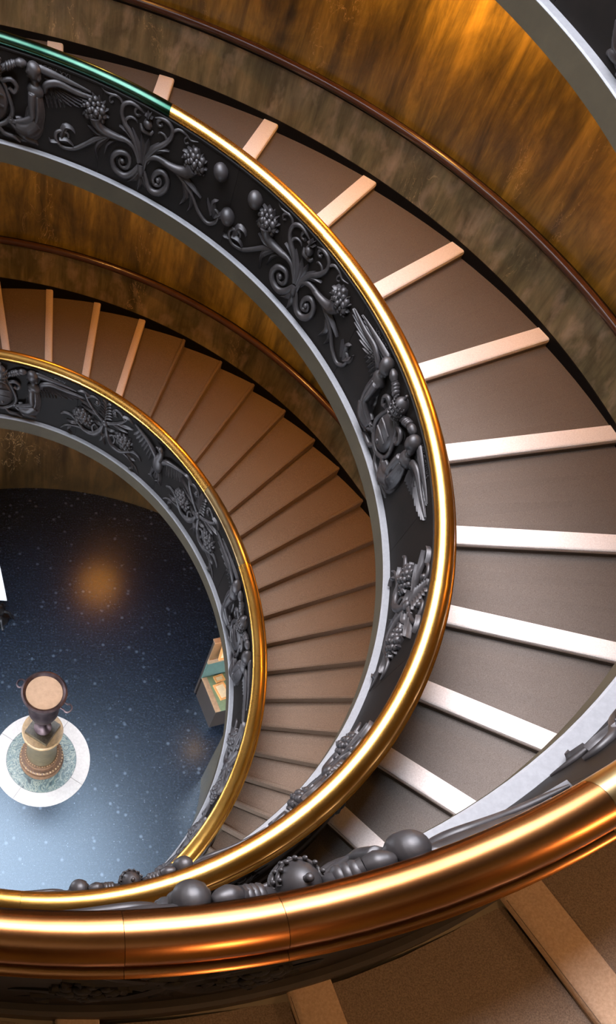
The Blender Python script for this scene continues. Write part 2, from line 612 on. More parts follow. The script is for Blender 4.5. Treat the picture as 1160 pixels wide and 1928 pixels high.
# middle flight: wall between its steps and the soffit of the first flight
wall_strip(B, -2.0, 2.9, lambda f: A.z(f) + ZF - 1.32, 120, HR, 0, M_WALL, 'wall_middle', 0.35)
wall_strip(B, -2.0, 2.9, None, 120, -1.5, HR, M_DADO, 'trim_1', 0.33, -0.02)
# third flight: wall up to the soffit of the middle flight
wall_strip(A, -7.6, 2.9 - 2 * PI, lambda f: B.z(f + 2 * PI) + ZF - 1.32, 120, HR, 0, M_WALL, 'wall_lower', 0.35)
wall_strip(A, -7.6, 2.9 - 2 * PI, None, 120, -1.5, HR, M_DADO, 'trim_2', 0.33, -0.02)
# left half of the well, out of the frame, closes the shaft
wall_strip(A, 2.9 - 2 * PI, -2.0, lambda f: ZF + 1.0, 60, -6.0, 0, M_WALL, 'wall_left', 0.4, 0.5)
# outer wall of the nearest flight
wall_strip(A, -3.4, 2.9, lambda f: ZF + 4.4, 120, -1.6, 0, M_WALL, 'wall_upper', 0.4)


# skirtings, black, along the foot of the walls
def skirting(h, f0, f1, n, name):
    V, Fc = sweep(h, [(1, 0.0, -1.35), (1, -0.034, -1.35), (1, -0.034, -0.905), (1, 0.0, -0.90)], f0, f1, n)
    structure(name, V, Fc, M_BLACK)


skirting(B, -1.9, 2.8, 110, 'baseboard_middle')
skirting(A, -7.4, 2.8 - 2 * PI, 110, 'baseboard_lower')
skirting(A, -3.3, 2.8, 110, 'baseboard_upper')

# landing slab of the flight above the camera, out of the frame (its soffit carries lamps)
V, Fc = [], []
n = 60
for i in range(n + 1):
    f = -3.6 + (0.6 + 3.6) * i / n
    z = z2(f + 2 * PI) - 1.0 + ZF
    for r, zz in ((6.05, z), (8.6, z), (8.6, z + 0.25), (6.05, z + 0.25)):
        V.append((r * oval(f, 0.6) * math.cos(f), r * oval(f, 0.6) * math.sin(f), zz))
for i in range(n):
    for j in range(4):
        Fc.append((i * 4 + j, i * 4 + (j + 1) % 4, (i + 1) * 4 + (j + 1) % 4, (i + 1) * 4 + j))
Fc += [(0, 1, 2, 3), tuple(n * 4 + j for j in range(4))]
structure('unseen_ceiling', V, Fc, M_SOFFIT)
# unseen roof added above the camera, its round opening shifted to shape the daylight
V, Fc = ring_wall(4.5, 10.9, ZF + 4.2, ZF + 4.5, 0, 2 * PI, 72)
V = [(x - 1.2, y + 1.8, z) for x, y, z in V]
structure('unseen_ceiling', V, Fc, M_SOFFIT)


# ------------------------------------------------------------------ flights of steps
def slab(h, f0, f1, n, parent, drop=0.0):
    V, Fc = sweep(h, [(0, -0.02, -0.94), (0, 0.10, -0.965), (0, 0.34, -1.06 - drop), (0, 0.9, -1.15 - 2 * drop), (1, 0.02, -1.36), (1, 0.02, -1.14), (0, 0.40, -1.05 - drop), (0, 0.22, -0.94)], f0, f1, n)
    return mesh_obj('ramp_slab', V, Fc, M_SOFFIT, parent)


def make_step(h, fa, fb, riser, m_tread, parent, strip=None, m_strip=None, thick=0.13):
    """one tread between nosing azimuths fa (front, lower) and fb (back); strip = width of the pale nosing"""
    na, nb = h.z(fa) - HS + ZF, h.z(fb) - HS + ZF - riser
    k = 4
    V, Fc = [], []
    ctr = Vector(P(h, (fa + fb) / 2, 1.6, -HS))
    for i in range(k + 1):
        t = i / k
        f = fa + (fb - fa) * t
        z = na + (nb - na) * t
        ri, ro = h.R(f) + 0.34, h.Ro(f) + 0.01
        for r, zz in ((ri, z), (ro, z), (ro, z - 0.17), (ri, z - thick)):
            V.append((r * math.cos(f) - ctr.x, r * math.sin(f) - ctr.y, zz - ctr.z))
    for i in range(k):
        for j in range(4):
            Fc.append((i * 4 + j, i * 4 + (j + 1) % 4, (i + 1) * 4 + (j + 1) % 4, (i + 1) * 4 + j))
    Fc += [(0, 1, 2, 3), tuple(k * 4 + j for j in range(4))]
    st = mesh_obj('step', V, Fc, m_tread, parent, smooth=False, loc=ctr)
    # nosing: a block with a rounded front, sitting a little proud of the tread
    wd = strip or 0.05
    ca, sa = math.cos(fa), math.sin(fa)
    back = Vector((-sa, ca, 0))                  # towards the higher side
    prof = [(wd, -0.03), (wd, 0.010), (wd - 0.006, 0.014), (0.026, 0.014), (0.010, 0.009), (0.000, -0.003), (-0.004, -0.02), (0.0, -0.042), (0.012, -0.052), (0.06, -0.055)]
    if not strip: prof = [(a, z - 0.004) for a, z in prof]
    V, Fc = [], []
    kk = len(prof)
    for r in (h.R(fa) + 0.30, h.Ro(fa) + 0.0):
        slope = (nb - na) / (r * (fb - fa))
        for a, z in prof:
            q = Vector((r * ca, r * sa, 0)) + back * a
            V.append((q.x - ctr.x, q.y - ctr.y, na + slope * max(a, 0) + z - ctr.z))
    for j in range(kk):
        Fc.append((j, (j + 1) % kk, kk + (j + 1) % kk, kk + j))
    Fc += [tuple(range(kk)), tuple(kk + j for j in range(kk))]
    ns = mesh_obj('nosing', V, Fc, m_strip or m_tread, st, angle=0.6)
    if strip: ns['label'] = 'pale stone strip along the front edge of the step'
    return st


TH1 = [-1.0718, -1.3123]
TH2 = [1.5954, 1.3734, 1.1495, 0.9203, 0.6969, 0.4556, 0.2251, 0.0003, -0.2135, -0.421, -0.6155, -0.7997]
TH3 = [1.7352, 1.6005, 1.4744, 1.3506, 1.2339, 1.1208, 1.0149, 0.9061, 0.7953, 0.6956, 0.5892, 0.4825, 0.3743, 0.2672, 0.1594, 0.0508, -0.0564, -0.1647]
TH1 = [2.23 - 0.2358 * i for i in range(14)] + TH1 + [-1.545, -1.78, -2.02]
TH2 = [2.2614, 2.0394, 1.8174] + TH2 + [-0.985, -1.17, -1.36, -1.55, -1.74]
TH3 = [2.2752, 2.1402, 2.0052, 1.8702] + TH3 + [-0.1647 - 0.108 * i for i in range(1, 9)]

flight1 = thing('staircase', 'nearest spiral flight of wide brown steps with tan strips behind the warm-tinted brass handrail', 'staircase', P(A, -1.4, 1.5, -1.3), 'flights of the double spiral')
flight2 = thing('staircase', 'middle spiral flight of taupe steps with bright white strips on every edge', 'staircase', P(B, 0.2, 1.5, -1.3), 'flights of the double spiral')
flight3 = thing('staircase', 'lowest spiral flight of narrow brown steps, most without white strips', 'staircase', P(A, 0.6 - 2 * PI, 1.5, -1.3), 'flights of the double spiral')


def world_parent(o, par):
    o.parent = par
    o.matrix_parent_inverse = Matrix.Translation(-par.location)


_mo = mesh_obj


def mesh_obj(name, verts, faces, mat, parent=None, smooth=True, loc=None, angle=0.7):   # parts keep world placement
    o = _mo(name, verts, faces, mat, None, smooth, loc, angle)
    if parent is not None:
        o.parent = parent
        q = parent
        off = Vector((0, 0, 0))
        while q is not None:
            off += q.location
            q = q.parent
        l = Vector(loc) if loc is not None else Vector((0, 0, 0))
        if parent.parent is not None and loc is None and name in ('nosing',):
            o.location = (0, 0, 0)
        else:
            o.location = l - off
    return o


def build_flight(h, ths, off, parent, riser, mt, strip_of, ms):
    for i in range(len(ths) - 1):
        fb, fa = ths[i] + off, ths[i + 1] + off
        if h.z(fb) - HS + ZF < 0.04: continue
        sw = strip_of(i + 1)
        make_step(h, fa, fb, riser, mt, parent, sw, ms if sw else None, 0.03 if riser < 0.08 else 0.12)


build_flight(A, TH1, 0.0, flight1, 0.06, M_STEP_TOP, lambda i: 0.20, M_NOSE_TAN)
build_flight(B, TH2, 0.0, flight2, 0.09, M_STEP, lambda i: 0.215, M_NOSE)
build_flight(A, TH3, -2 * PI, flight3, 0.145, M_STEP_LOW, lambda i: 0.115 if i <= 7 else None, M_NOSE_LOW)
slab(A, -2.3, 2.6, 120, flight1)
slab(B, -4.1, 2.6, 150, flight2, 0.07)
slab(A, -7.35, -2.3, 140, flight3, 0.10)

# ------------------------------------------------------------------ balustrades
bal1 = thing('balustrade', 'nearest dark bronze balustrade with the wide warm-tinted brass handrail crossing the bottom', 'balustrade', P(A, -1.3, 0.1, -0.9), 'balustrades of the double spiral')
bal2 = thing('balustrade', 'middle balustrade of black bronze scroll panels under a shining gold handrail', 'balustrade', P(B, 0.2, 0.1, -0.9), 'balustrades of the double spiral')
bal3 = thing('balustrade', 'lowest balustrade with bronze eagle panels, winding down to the dark floor', 'balustrade', P(A, 0.2 - 2 * PI, 0.1, -0.9), 'balustrades of the double spiral')

RAIL = [(0.100, 0.135), (0.086, 0.145), (0.080, 0.163), (0.084, 0.186), (0.100, 0.210), (0.125, 0.228), (0.155, 0.237), (0.185, 0.235), (0.214, 0.224), (0.240, 0.203), (0.258, 0.178),
        (0.266, 0.158), (0.264, 0.149), (0.244, 0.144), (0.244, 0.133), (0.266, 0.134), (0.286, 0.131), (0.299, 0.118), (0.291, 0.102), (0.265, 0.097), (0.12, 0.118)]


def rail_segments(h, cuts, mats, parent):
    for i in range(len(cuts) - 1):
        f0, f1 = cuts[i], cuts[i + 1]
        g = 0.0010 / h.R(f0)
        n = max(6, int(abs(f1 - f0) / 0.03))
        V, Fc = sweep(h, [(0, a, b) for a, b in RAIL], f0 - g, f1 + g, n)
        o = mesh_obj('handrail_segment', V, Fc, mats[i % len(mats)] if not isinstance(mats, dict) else mats.get(i, mats[-1]), parent, angle=0.9)


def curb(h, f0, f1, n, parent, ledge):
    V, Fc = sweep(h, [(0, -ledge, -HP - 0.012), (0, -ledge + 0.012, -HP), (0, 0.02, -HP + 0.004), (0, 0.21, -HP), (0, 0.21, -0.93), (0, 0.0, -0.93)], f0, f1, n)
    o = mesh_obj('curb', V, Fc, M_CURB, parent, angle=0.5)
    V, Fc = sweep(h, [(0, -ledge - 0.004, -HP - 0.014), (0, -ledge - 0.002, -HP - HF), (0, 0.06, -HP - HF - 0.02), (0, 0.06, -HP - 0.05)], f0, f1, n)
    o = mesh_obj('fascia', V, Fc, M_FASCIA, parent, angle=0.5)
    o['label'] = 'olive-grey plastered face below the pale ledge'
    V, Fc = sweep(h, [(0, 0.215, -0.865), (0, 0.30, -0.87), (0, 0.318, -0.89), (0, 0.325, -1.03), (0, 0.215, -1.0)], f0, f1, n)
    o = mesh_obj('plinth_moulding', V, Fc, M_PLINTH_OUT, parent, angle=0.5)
    o['label'] = 'foot of the balustrade on the step side, brown darkened as in shade'


def panels(h, cuts, parent):
    """one bronze plate per bay; returns [(f_hi, f_lo, object)]"""
    out = []
    for i in range(len(cuts) - 1):
        f0, f1 = cuts[i], cuts[i + 1]
        g = 0.0015 / h.R(f0)
        n = max(8, int(abs(f1 - f0) / 0.025))
        prof = [(0, 0.0186, -HP - 0.01), (0, 0.0186, -HP), (0, 0.0186 + LEAN * 0.845, 0.102), (0, 0.083, 0.108), (0, 0.083, 0.124), (0, 0.10, 0.140), (0, 0.22, 0.140), (0, 0.262, 0.085), (0, 0.272, -0.875), (0, 0.2, -0.875), (0, 0.2, -HP - 0.01)]
        ctr = Vector(P(h, (f0 + f1) / 2, 0.1, -0.35))
        V, Fc = sweep(h, prof, f0 - g, f1 + g, n)
        V = [tuple(Vector(v) - ctr) for v in V]
        o = mesh_obj('bronze_panel', V, Fc, M_PANEL, parent, loc=ctr, angle=0.5)
        out.append((f0, f1, o))
    return out


# ---- scroll relief, half traced on the visible panel, set in panel space (u to the right, v from the rail line)
def fruit_cluster(c, lean, seed, k=1.0):
    rnd = random.Random(seed)
    m = MB()
    # leaves fanned behind the fruit
    for i in range(9):
        a = lean + (-1.9 + 3.8 * i / 8)
        L = (0.125 + 0.02 * rnd.random()) * k
        m.leaf([(c[0] + 0.04 * math.cos(a), c[1] + 0.04 * math.sin(a)), (c[0] + L * 0.7 * math.cos(a), c[1] + L * 0.7 * math.sin(a)), (c[0] + L * 1.1 * math.cos(a + 0.15), c[1] + L * 1.1 * math.sin(a + 0.15))], 0.028 * k, 0.045)
    for i in range(21):
        a = i * 2.4
        rr = 0.023 * math.sqrt(i + 0.3) * k
        u, v = rr * math.cos(a) * 1.15, rr * math.sin(a)
        R = (0.027 + 0.013 * rnd.random()) * k
        m.ball((c[0] + u, c[1] + v, 0.075 * k - 0.55 * rr), R, 8, 6)
        if i % 3 == 0:                            # little eye on an apple
            m.ball((c[0] + u + 0.004, c[1] + v, 0.075 * k - 0.55 * rr + R * 0.93), R * 0.28, 5, 3)
    return m


VOL_L = [(-0.011, -0.446), (-0.08, -0.567), (-0.17, -0.63), (-0.272, -0.606), (-0.309, -0.518), (-0.259, -0.432), (-0.168, -0.404), (-0.118, -0.458), (-0.143, -0.537), (-0.203, -0.553), (-0.238, -0.512), (-0.207, -0.477)]
VOL_R = [(0.01, -0.45), (0.051, -0.494), (0.127, -0.624), (0.232, -0.622), (0.315, -0.528), (0.316, -0.433), (0.252, -0.392), (0.183, -0.435), (0.155, -0.514), (0.185, -0.558), (0.242, -0.532), (0.246, -0.485), (0.212, -0.475)]
STEM_L = [(-0.028, -0.429), (-0.058, -0.355), (-0.127, -0.286), (-0.248, -0.276), (-0.376, -0.315), (-0.5, -0.399), (-0.6, -0.49), (-0.722, -0.586), (-0.845, -0.613), (-0.91, -0.569), (-0.918, -0.5), (-0.867, -0.46), (-0.801, -0.46), (-0.79, -0.5)]
STEM_R = [(0.03, -0.43), (0.07, -0.34), (0.15, -0.29), (0.246, -0.282), (0.362, -0.29), (0.459, -0.338), (0.56, -0.399), (0.632, -0.45), (0.731, -0.554), (0.86, -0.602), (0.953, -0.533), (0.961, -0.44), (0.90, -0.423), (0.86, -0.47)]


def scroll_parts(seed):
    parts = []
    m = MB()
    m.tube(VOL_L, [0.020, 0.032, 0.035, 0.034, 0.032, 0.030, 0.027, 0.025, 0.023, 0.021, 0.019, 0.022], sub=4)
    m.tube(VOL_R, [0.012, 0.022, 0.034, 0.036, 0.034, 0.032, 0.030, 0.027, 0.025, 0.023, 0.021, 0.019, 0.022], sub=4)
    for q, c in zip(m.split(), ((-0.200, -0.495, 0.02), (0.215, -0.495, 0.02))):
        q.ball(c, 0.03, 8, 6)
        parts.append(('volute', q))
    m = MB()
    m.tube(STEM_L, [0.022, 0.028, 0.030, 0.028, 0.026, 0.024, 0.022, 0.021, 0.020, 0.020, 0.020, 0.018, 0.016, 0.013], sub=4)
    m.tube(STEM_R, [0.022, 0.028, 0.030, 0.030, 0.028, 0.026, 0.024, 0.022, 0.021, 0.020, 0.020, 0.018, 0.016, 0.013], sub=4)
    m.tube([(-0.014, -0.422), (-0.065, -0.294), (-0.145, -0.183), (-0.219, -0.122), (-0.258, -0.045), (-0.248, 0.04), (-0.180, 0.09), (-0.10, 0.085), (-0.030, 0.055)], [0.02, 0.028, 0.030, 0.028, 0.024, 0.022, 0.022, 0.018, 0.006])
    m.tube([(-0.10, 0.085), (-0.125, 0.05), (-0.12, 0.015), (-0.088, 0.008), (-0.07, 0.03)], [0.014, 0.016, 0.016, 0.014, 0.016])
    m.tube([(0.041, -0.472), (0.058, -0.34), (0.137, -0.207), (0.221, -0.125), (0.283, -0.029), (0.284, 0.05), (0.23, 0.095), (0.161, 0.095), (0.083, 0.065)], [0.02, 0.028, 0.030, 0.028, 0.024, 0.022, 0.022, 0.018, 0.006])
    m.tube([(0.15, 0.085), (0.118, 0.05), (0.135, 0.02), (0.17, 0.03), (0.165, 0.055)], [0.014, 0.016, 0.016, 0.014, 0.016])
    m.tube([(-0.182, -0.153), (-0.21, -0.091), (-0.164, -0.04), (-0.106, -0.041), (-0.09, -0.065)], [0.022, 0.016, 0.015, 0.012, 0.007])
    m.tube([(0.206, -0.157), (0.242, -0.097), (0.218, -0.045), (0.165, -0.037), (0.140, -0.061)], [0.022, 0.016, 0.015, 0.012, 0.007])
    parts.append(('scroll_stem', m))
    m = MB()
    m.tube([(-0.245, 0.02), (-0.286, 0.075), (-0.349, 0.085), (-0.395, 0.04), (-0.379, 0.004), (-0.352, 0.025)], [0.017, 0.014, 0.013, 0.011, 0.010, 0.011], seg=6)
    m.tube([(-0.331, 0.088), (-0.40, 0.076), (-0.45, 0.078), (-0.486, 0.10)], [0.012, 0.010, 0.008, 0.003], seg=6)
    m.tube([(0.282, 0.02), (0.345, 0.082), (0.423, 0.085), (0.495, 0.055), (0.573, 0.08)], [0.017, 0.014, 0.012, 0.009, 0.003], seg=6)
    m.tube([(0.454, 0.075), (0.428, 0.030), (0.443, 0.0), (0.474, 0.02)], [0.011, 0.010, 0.009, 0.010], seg=6)
    tl = m.split()
    for q in (0, 2):
        tl[q].add(tl[q + 1].V, tl[q + 1].F)
        parts.append(('tendril', tl[q]))
    # cornucopia stalks and leaves
    m = MB()
    m.tube([(-0.15, -0.275), (-0.30, -0.285), (-0.43, -0.280), (-0.50, -0.235), (-0.525, -0.18)], [0.022, 0.036, 0.046, 0.058, 0.070], sub=4, seg=9)
    m.tube([(0.17, -0.285), (0.302, -0.29), (0.43, -0.275), (0.528, -0.234), (0.575, -0.16)], [0.022, 0.036, 0.046, 0.058, 0.070], sub=4, seg=9)
    parts += [('fruit_horn', q) for q in m.split()]
    m = MB()
    for pts, wd in (([(0.10, -0.25), (0.195, -0.19), (0.289, -0.154)], 0.035), ([(0.46, -0.32), (0.58, -0.355), (0.728, -0.40)], 0.045), ([(-0.13, -0.23), (-0.205, -0.185), (-0.272, -0.166)], 0.03),
                    ([(0.50, -0.37), (0.556, -0.485), (0.501, -0.596)], 0.035), ([(0.60, -0.43), (0.63, -0.54), (0.60, -0.62)], 0.022), ([(-0.40, -0.32), (-0.495, -0.34), (-0.596, -0.297)], 0.045), ([(-0.375, -0.327), (-0.459, -0.415), (-0.491, -0.505), (-0.465, -0.608)], 0.032),
                    ([(-0.28, -0.30), (-0.37, -0.40), (-0.40, -0.52)], 0.022), ([(0.0, -0.50), (-0.05, -0.60), (-0.12, -0.665)], 0.04), ([(0.0, -0.50), (0.02, -0.6), (0.0, -0.71)], 0.045), ([(0.02, -0.50), (0.07, -0.6), (0.10, -0.665)], 0.04),
                    ([(-0.86, -0.52), (-0.83, -0.41), (-0.76, -0.40), (-0.72, -0.43)], 0.035), ([(-0.88, -0.55), (-0.80, -0.53), (-0.73, -0.56)], 0.028), ([(-0.90, -0.58), (-0.97, -0.6), (-0.99, -0.57)], 0.02),
                    ([(0.92, -0.5), (0.88, -0.37), (0.93, -0.31)], 0.035), ([(0.93, -0.5), (1.0, -0.42), (1.01, -0.35)], 0.03), ([(0.88, -0.5), (0.83, -0.42), (0.80, -0.36)], 0.026)):
        m.leaf(pts, wd, 0.04)
    # spiky central calyx
    for pts in ([(0.0, -0.42), (-0.05, -0.28), (-0.135, -0.13)], [(0.01, -0.42), (0.0, -0.28), (-0.035, -0.13)], [(0.02, -0.42), (0.04, -0.27), (0.055, -0.14)], [(0.03, -0.42), (0.09, -0.26), (0.165, -0.135)]):
        m.leaf(pts, 0.042, 0.03)
    m.tube([(0.0, -0.44), (0.012, -0.50), (0.02, -0.56)], [0.035, 0.042, 0.02])
    parts += [('acanthus_leaf', q) for q in m.split()]
    m = MB()
    m.ball((0.026, -0.01, 0.035), (0.05, 0.052, 0.05), 10, 7)
    for i in range(6):
        a = i * PI / 3
        m.leaf([(0.024, 0.045), (0.024 + 0.018 * math.cos(a), 0.06 + 0.018 * math.sin(a)), (0.024 + 0.042 * math.cos(a), 0.066 + 0.04 * math.sin(a))], 0.011, 0.07)
    m.tube([(-0.055, -0.05), (-0.03, -0.095), (0.02, -0.105), (0.065, -0.09), (0.085, -0.06)], [0.012, 0.026, 0.02, 0.026, 0.012])
    parts.append(('pomegranate', m))
    parts.append(('fruit_cluster', fruit_cluster((-0.531, -0.125), 1.7, seed)))
    parts.append(('fruit_cluster', fruit_cluster((0.579, -0.105), 1.3, seed + 1)))
    return parts


def rosette_parts(seed):
    """second design: four branches round a node, fern on top, fruit in the lower loops"""
    parts = []
    m, ml, mt = MB(), MB(), MB()
    for s in (-1, 1):
        X = lambda pts: [(s * a, b) for a, b in pts]
        m.tube(X([(0.0, -0.235), (0.09, -0.19), (0.20, -0.10), (0.275, -0.005), (0.30, 0.05)]), [0.026, 0.024, 0.022, 0.019, 0.015])
        m.tube(X([(0.28, 0.0), (0.21, 0.065), (0.135, 0.07), (0.095, 0.02), (0.12, -0.03), (0.165, -0.015)]), [0.017, 0.018, 0.018, 0.016, 0.015, 0.018])
        m.tube(X([(0.02, -0.26), (0.05, -0.40), (0.14, -0.52), (0.26, -0.54), (0.36, -0.47), (0.45, -0.40), (0.55, -0.40), (0.60, -0.45)]), [0.024, 0.034, 0.038, 0.034, 0.028, 0.024, 0.020, 0.012])
        m.tube(X([(0.14, -0.52), (0.17, -0.42), (0.13, -0.36), (0.09, -0.40)]), [0.022, 0.02, 0.017, 0.02])
        m.tube(X([(0.30, -0.53), (0.42, -0.56), (0.54, -0.62), (0.60, -0.70)]), [0.022, 0.018, 0.014, 0.006])
        for pts, wd in (([(0.10, -0.17), (0.22, -0.18), (0.34, -0.14)], 0.035), ([(0.18, -0.12), (0.30, -0.09), (0.41, -0.03)], 0.03), ([(0.36, -0.47), (0.44, -0.52), (0.52, -0.50)], 0.03), ([(0.03, -0.30), (0.10, -0.31), (0.16, -0.26)], 0.03), ([(0.05, -0.42), (0.0, -0.50), (0.05, -0.60)], 0.035), ([(0.45, -0.58), (0.50, -0.66), (0.44, -0.70)], 0.022), ([(0.24, 0.05), (0.33, 0.075), (0.40, 0.05)], 0.018)):
            ml.leaf(X(pts), wd, 0.04)
        mt.ball((s * 0.13, 0.02, 0.02), (0.03, 0.03, 0.03), 8, 5)
    for i in range(6):                              # fern leaflets
        v = -0.16 + i * 0.045
        L = 0.105 - 0.009 * i
        for s in (-1, 1):
            ml.leaf([(0.0, v), (s * L * 0.6, v + 0.035), (s * L, v + 0.05)], 0.02, 0.035)
    ml.leaf([(0, 0.08), (0, 0.10), (0, 0.125)], 0.016, 0.03)
    m.tube([(0, -0.24), (0, -0.05), (0, 0.10)], [0.018, 0.012, 0.006])
    m.ball((0, -0.24, 0.03), (0.05, 0.05, 0.035), 10, 6)
    parts += [('scroll_stem', m)] + [('curled_leaf', q) for q in ml.split()] + [('bud', q) for q in mt.split()]
    parts.append(('fruit_cluster', fruit_cluster((-0.30, -0.33), 1.9, seed, 1.05)))
    parts.append(('fruit_cluster', fruit_cluster((0.30, -0.33), 1.2, seed + 1, 1.05)))
    return parts


def remeshed(mb, voxel, smooth_it=2):
    """weld a pile of closed shapes into one continuous skin"""
    me = bpy.data.meshes.new('tmp')
    me.from_pydata(mb.V, [], mb.F)
    bm = bmesh.new()
    bm.from_mesh(me)
    bmesh.ops.recalc_face_normals(bm, faces=bm.faces)
    bm.to_mesh(me)
    bm.free()
    o = bpy.data.objects.new('tmp', me)
    COL.objects.link(o)
    md = o.modifiers.new('r', 'REMESH')
    md.mode = 'VOXEL'
    md.voxel_size = voxel
    if smooth_it:
        sm = o.modifiers.new('s', 'SMOOTH')
        sm.factor = 0.5
        sm.iterations = smooth_it
    dg = bpy.context.evaluated_depsgraph_get()
    ev = o.evaluated_get(dg)
    m2 = ev.to_mesh()
    V = [tuple(v.co) for v in m2.vertices]
    Fc = [tuple(p.vertices) for p in m2.polygons]
    ev.to_mesh_clear()
    bpy.data.objects.remove(o)
    bpy.data.meshes.remove(me)
    return V, Fc


def angel_shapes():
    """kneeling winged figure facing -u, head at (0,0); wings sweep to +u"""
    b = MB()                                        # body
    b.ball((0.0, 0.02, 0.105), (0.066, 0.076, 0.066), 14, 10)
    b.ball((0.012, 0.045, 0.10), (0.074, 0.066, 0.070), 14, 10)      # hair
    b.ball((0.055, -0.015, 0.10), (0.035, 0.05, 0.045), 10, 8)       # curls at the nape
    b.ball((-0.060, 0.005, 0.118), (0.016, 0.02, 0.018), 8, 6)       # nose
    b.ball((-0.048, -0.03, 0.11), (0.022, 0.014, 0.022), 8, 6)       # chin and mouth
    b.ball((-0.045, 0.03, 0.145), (0.014, 0.008, 0.012), 6, 5)       # brow
    b.tube([(0.01, -0.04, 0.085), (0.025, -0.10, 0.075)], [0.036, 0.042], seg=9)
    b.ball((0.03, -0.16, 0.07), (0.090, 0.075, 0.07), 14, 10)
    b.ball((0.035, -0.27, 0.075), (0.078, 0.11, 0.068), 14, 10)
    b.ball((0.03, -0.40, 0.075), (0.085, 0.10, 0.075), 14, 10)
    b.tube([(-0.01, -0.18, 0.12), (-0.012, -0.31, 0.145), (0.0, -0.39, 0.15)], [0.044, 0.037, 0.032], seg=10)
    b.tube([(0.0, -0.39, 0.15), (-0.09, -0.455, 0.13), (-0.18, -0.50, 0.10)], [0.032, 0.028, 0.022], seg=10)
    b.ball((-0.20, -0.505, 0.10), (0.03, 0.022, 0.022), 8, 6)
    for k in range(4):                              # fingers
        b.tube([(-0.205, -0.497 - 0.009 * k, 0.105), (-0.245, -0.495 - 0.013 * k, 0.10), (-0.268 + 0.006 * abs(k - 1), -0.505 - 0.014 * k, 0.09)], [0.008, 0.0075, 0.006], sub=2, seg=6)
    b.tube([(-0.195, -0.49, 0.115), (-0.215, -0.47, 0.115), (-0.235, -0.462, 0.11)], [0.008, 0.0075, 0.006], sub=2, seg=6)
    b.tube([(0.03, -0.44, 0.09), (-0.06, -0.53, 0.10), (-0.17, -0.545, 0.075)], [0.085, 0.078, 0.055], seg=12)   # thigh
    b.tube([(-0.16, -0.55, 0.07), (-0.08, -0.63, 0.06), (0.03, -0.66, 0.045)], [0.05, 0.045, 0.032], seg=10)    # shank
    b.tube([(0.03, -0.655, 0.045), (0.065, -0.685, 0.04)], [0.028, 0.02], seg=8)
    b.ball((0.0, -0.45, 0.02), (0.10, 0.2, 0.04), 12, 8)
    d = MB()                                        # drapery folds
    for i, (o1, o2) in enumerate(((0.0, 0.0), (0.022, 0.02), (0.044, 0.045), (-0.022, -0.018))):
        d.tube([(0.075 - o1 * 0.7, -0.19, 0.10 + o1 * 0.6), (0.093 - o1, -0.36, 0.10 + o1), (0.05 - o1, -0.52 + o2, 0.10 + o1 * 0.8), (-0.06 - o1 * 0.6, -0.605 + o2, 0.085 + o1 * 0.6), (-0.175, -0.60 + o2, 0.06)], [0.014, 0.02, 0.021, 0.02, 0.01], seg=8)
    d.tube([(0.095, -0.37, 0.05), (0.085, -0.53, 0.05), (0.02, -0.625, 0.045), (-0.10, -0.68, 0.035), (-0.19, -0.655, 0.03)], [0.03, 0.032, 0.03, 0.028, 0.015], seg=9)
    d.tube([(0.09, -0.56, 0.02), (0.11, -0.64, 0.02), (0.07, -0.70, 0.015)], [0.022, 0.02, 0.012], seg=8)
    d.tube([(-0.02, -0.62, 0.03), (0.0, -0.685, 0.03), (0.05, -0.715, 0.02)], [0.024, 0.02, 0.01], seg=8)
    wg = MB()                                       # wings
    wg.tube([(0.122, -0.16, 0.045), (0.125, -0.13, 0.05), (0.135, -0.075, 0.075), (0.192, -0.035, 0.085), (0.273, -0.015, 0.08), (0.449, -0.035, 0.06), (0.60, -0.03, 0.045), (0.702, -0.02, 0.035)], [0.012, 0.03, 0.034, 0.036, 0.034, 0.028, 0.022, 0.010], seg=9)
    tips = [(0.72, -0.030), (0.69, -0.068), (0.635, -0.105), (0.565, -0.140), (0.49, -0.170), (0.41, -0.190), (0.33, -0.190)]
    for i, (a, b2) in enumerate(tips):              # long flight feathers fanning from the wing's leading edge
        x0, y0 = 0.225 - 0.011 * i, -0.045 - 0.008 * i
        wg.leaf([(x0, y0), (x0 + (a - x0) * 0.4, y0 + (b2 - y0) * 0.4 - 0.012), (x0 + (a - x0) * 0.75, y0 + (b2 - y0) * 0.75 - 0.012), (a, b2)], 0.025, 0.066 - 0.004 * i, tip=0.12, base=0.7)
    for j in range(4):                              # covert feathers
        for i in range(5):
            x, y = 0.125 + 0.042 * i + 0.012 * (j % 2), -0.115 - 0.042 * j + 0.014 * i
            if y > -0.045 - 0.02 or x + y * 0.4 > 0.29: continue
            wg.leaf([(x, y + 0.02), (x + 0.015, y - 0.015), (x + 0.03, y - 0.045)], 0.019, 0.05, tip=0.4, base=0.7)
    w2 = MB()
    w2.tube([(0.045, 0.045, 0.03), (0.075, 0.045, 0.04), (0.191, 0.038, 0.045), (0.323, 0.03, 0.04), (0.45, 0.022, 0.03), (0.593, 0.012, 0.02)], [0.015, 0.04, 0.04, 0.03, 0.02, 0.009], seg=8)
    for i in range(4):
        w2.leaf([(0.12, 0.03 - 0.02 * i), (0.30, 0.018 - 0.014 * i), (0.50 - 0.03 * i, 0.012 - 0.012 * i), (0.60 - 0.05 * i, 0.008 - 0.012 * i)], 0.017, 0.035, tip=0.12, base=0.7)
    return b, d, wg, w2


_b, _d, _wg, _w2 = angel_shapes()
flatter = lambda V, k: [(a, b, n * k) for a, b, n in V]
ANGEL = (remeshed(_b, 0.0085, 2), remeshed(_d, 0.008, 1), (flatter(_wg.V, 0.68), _wg.F), (flatter(_w2.V, 0.68), _w2.F))


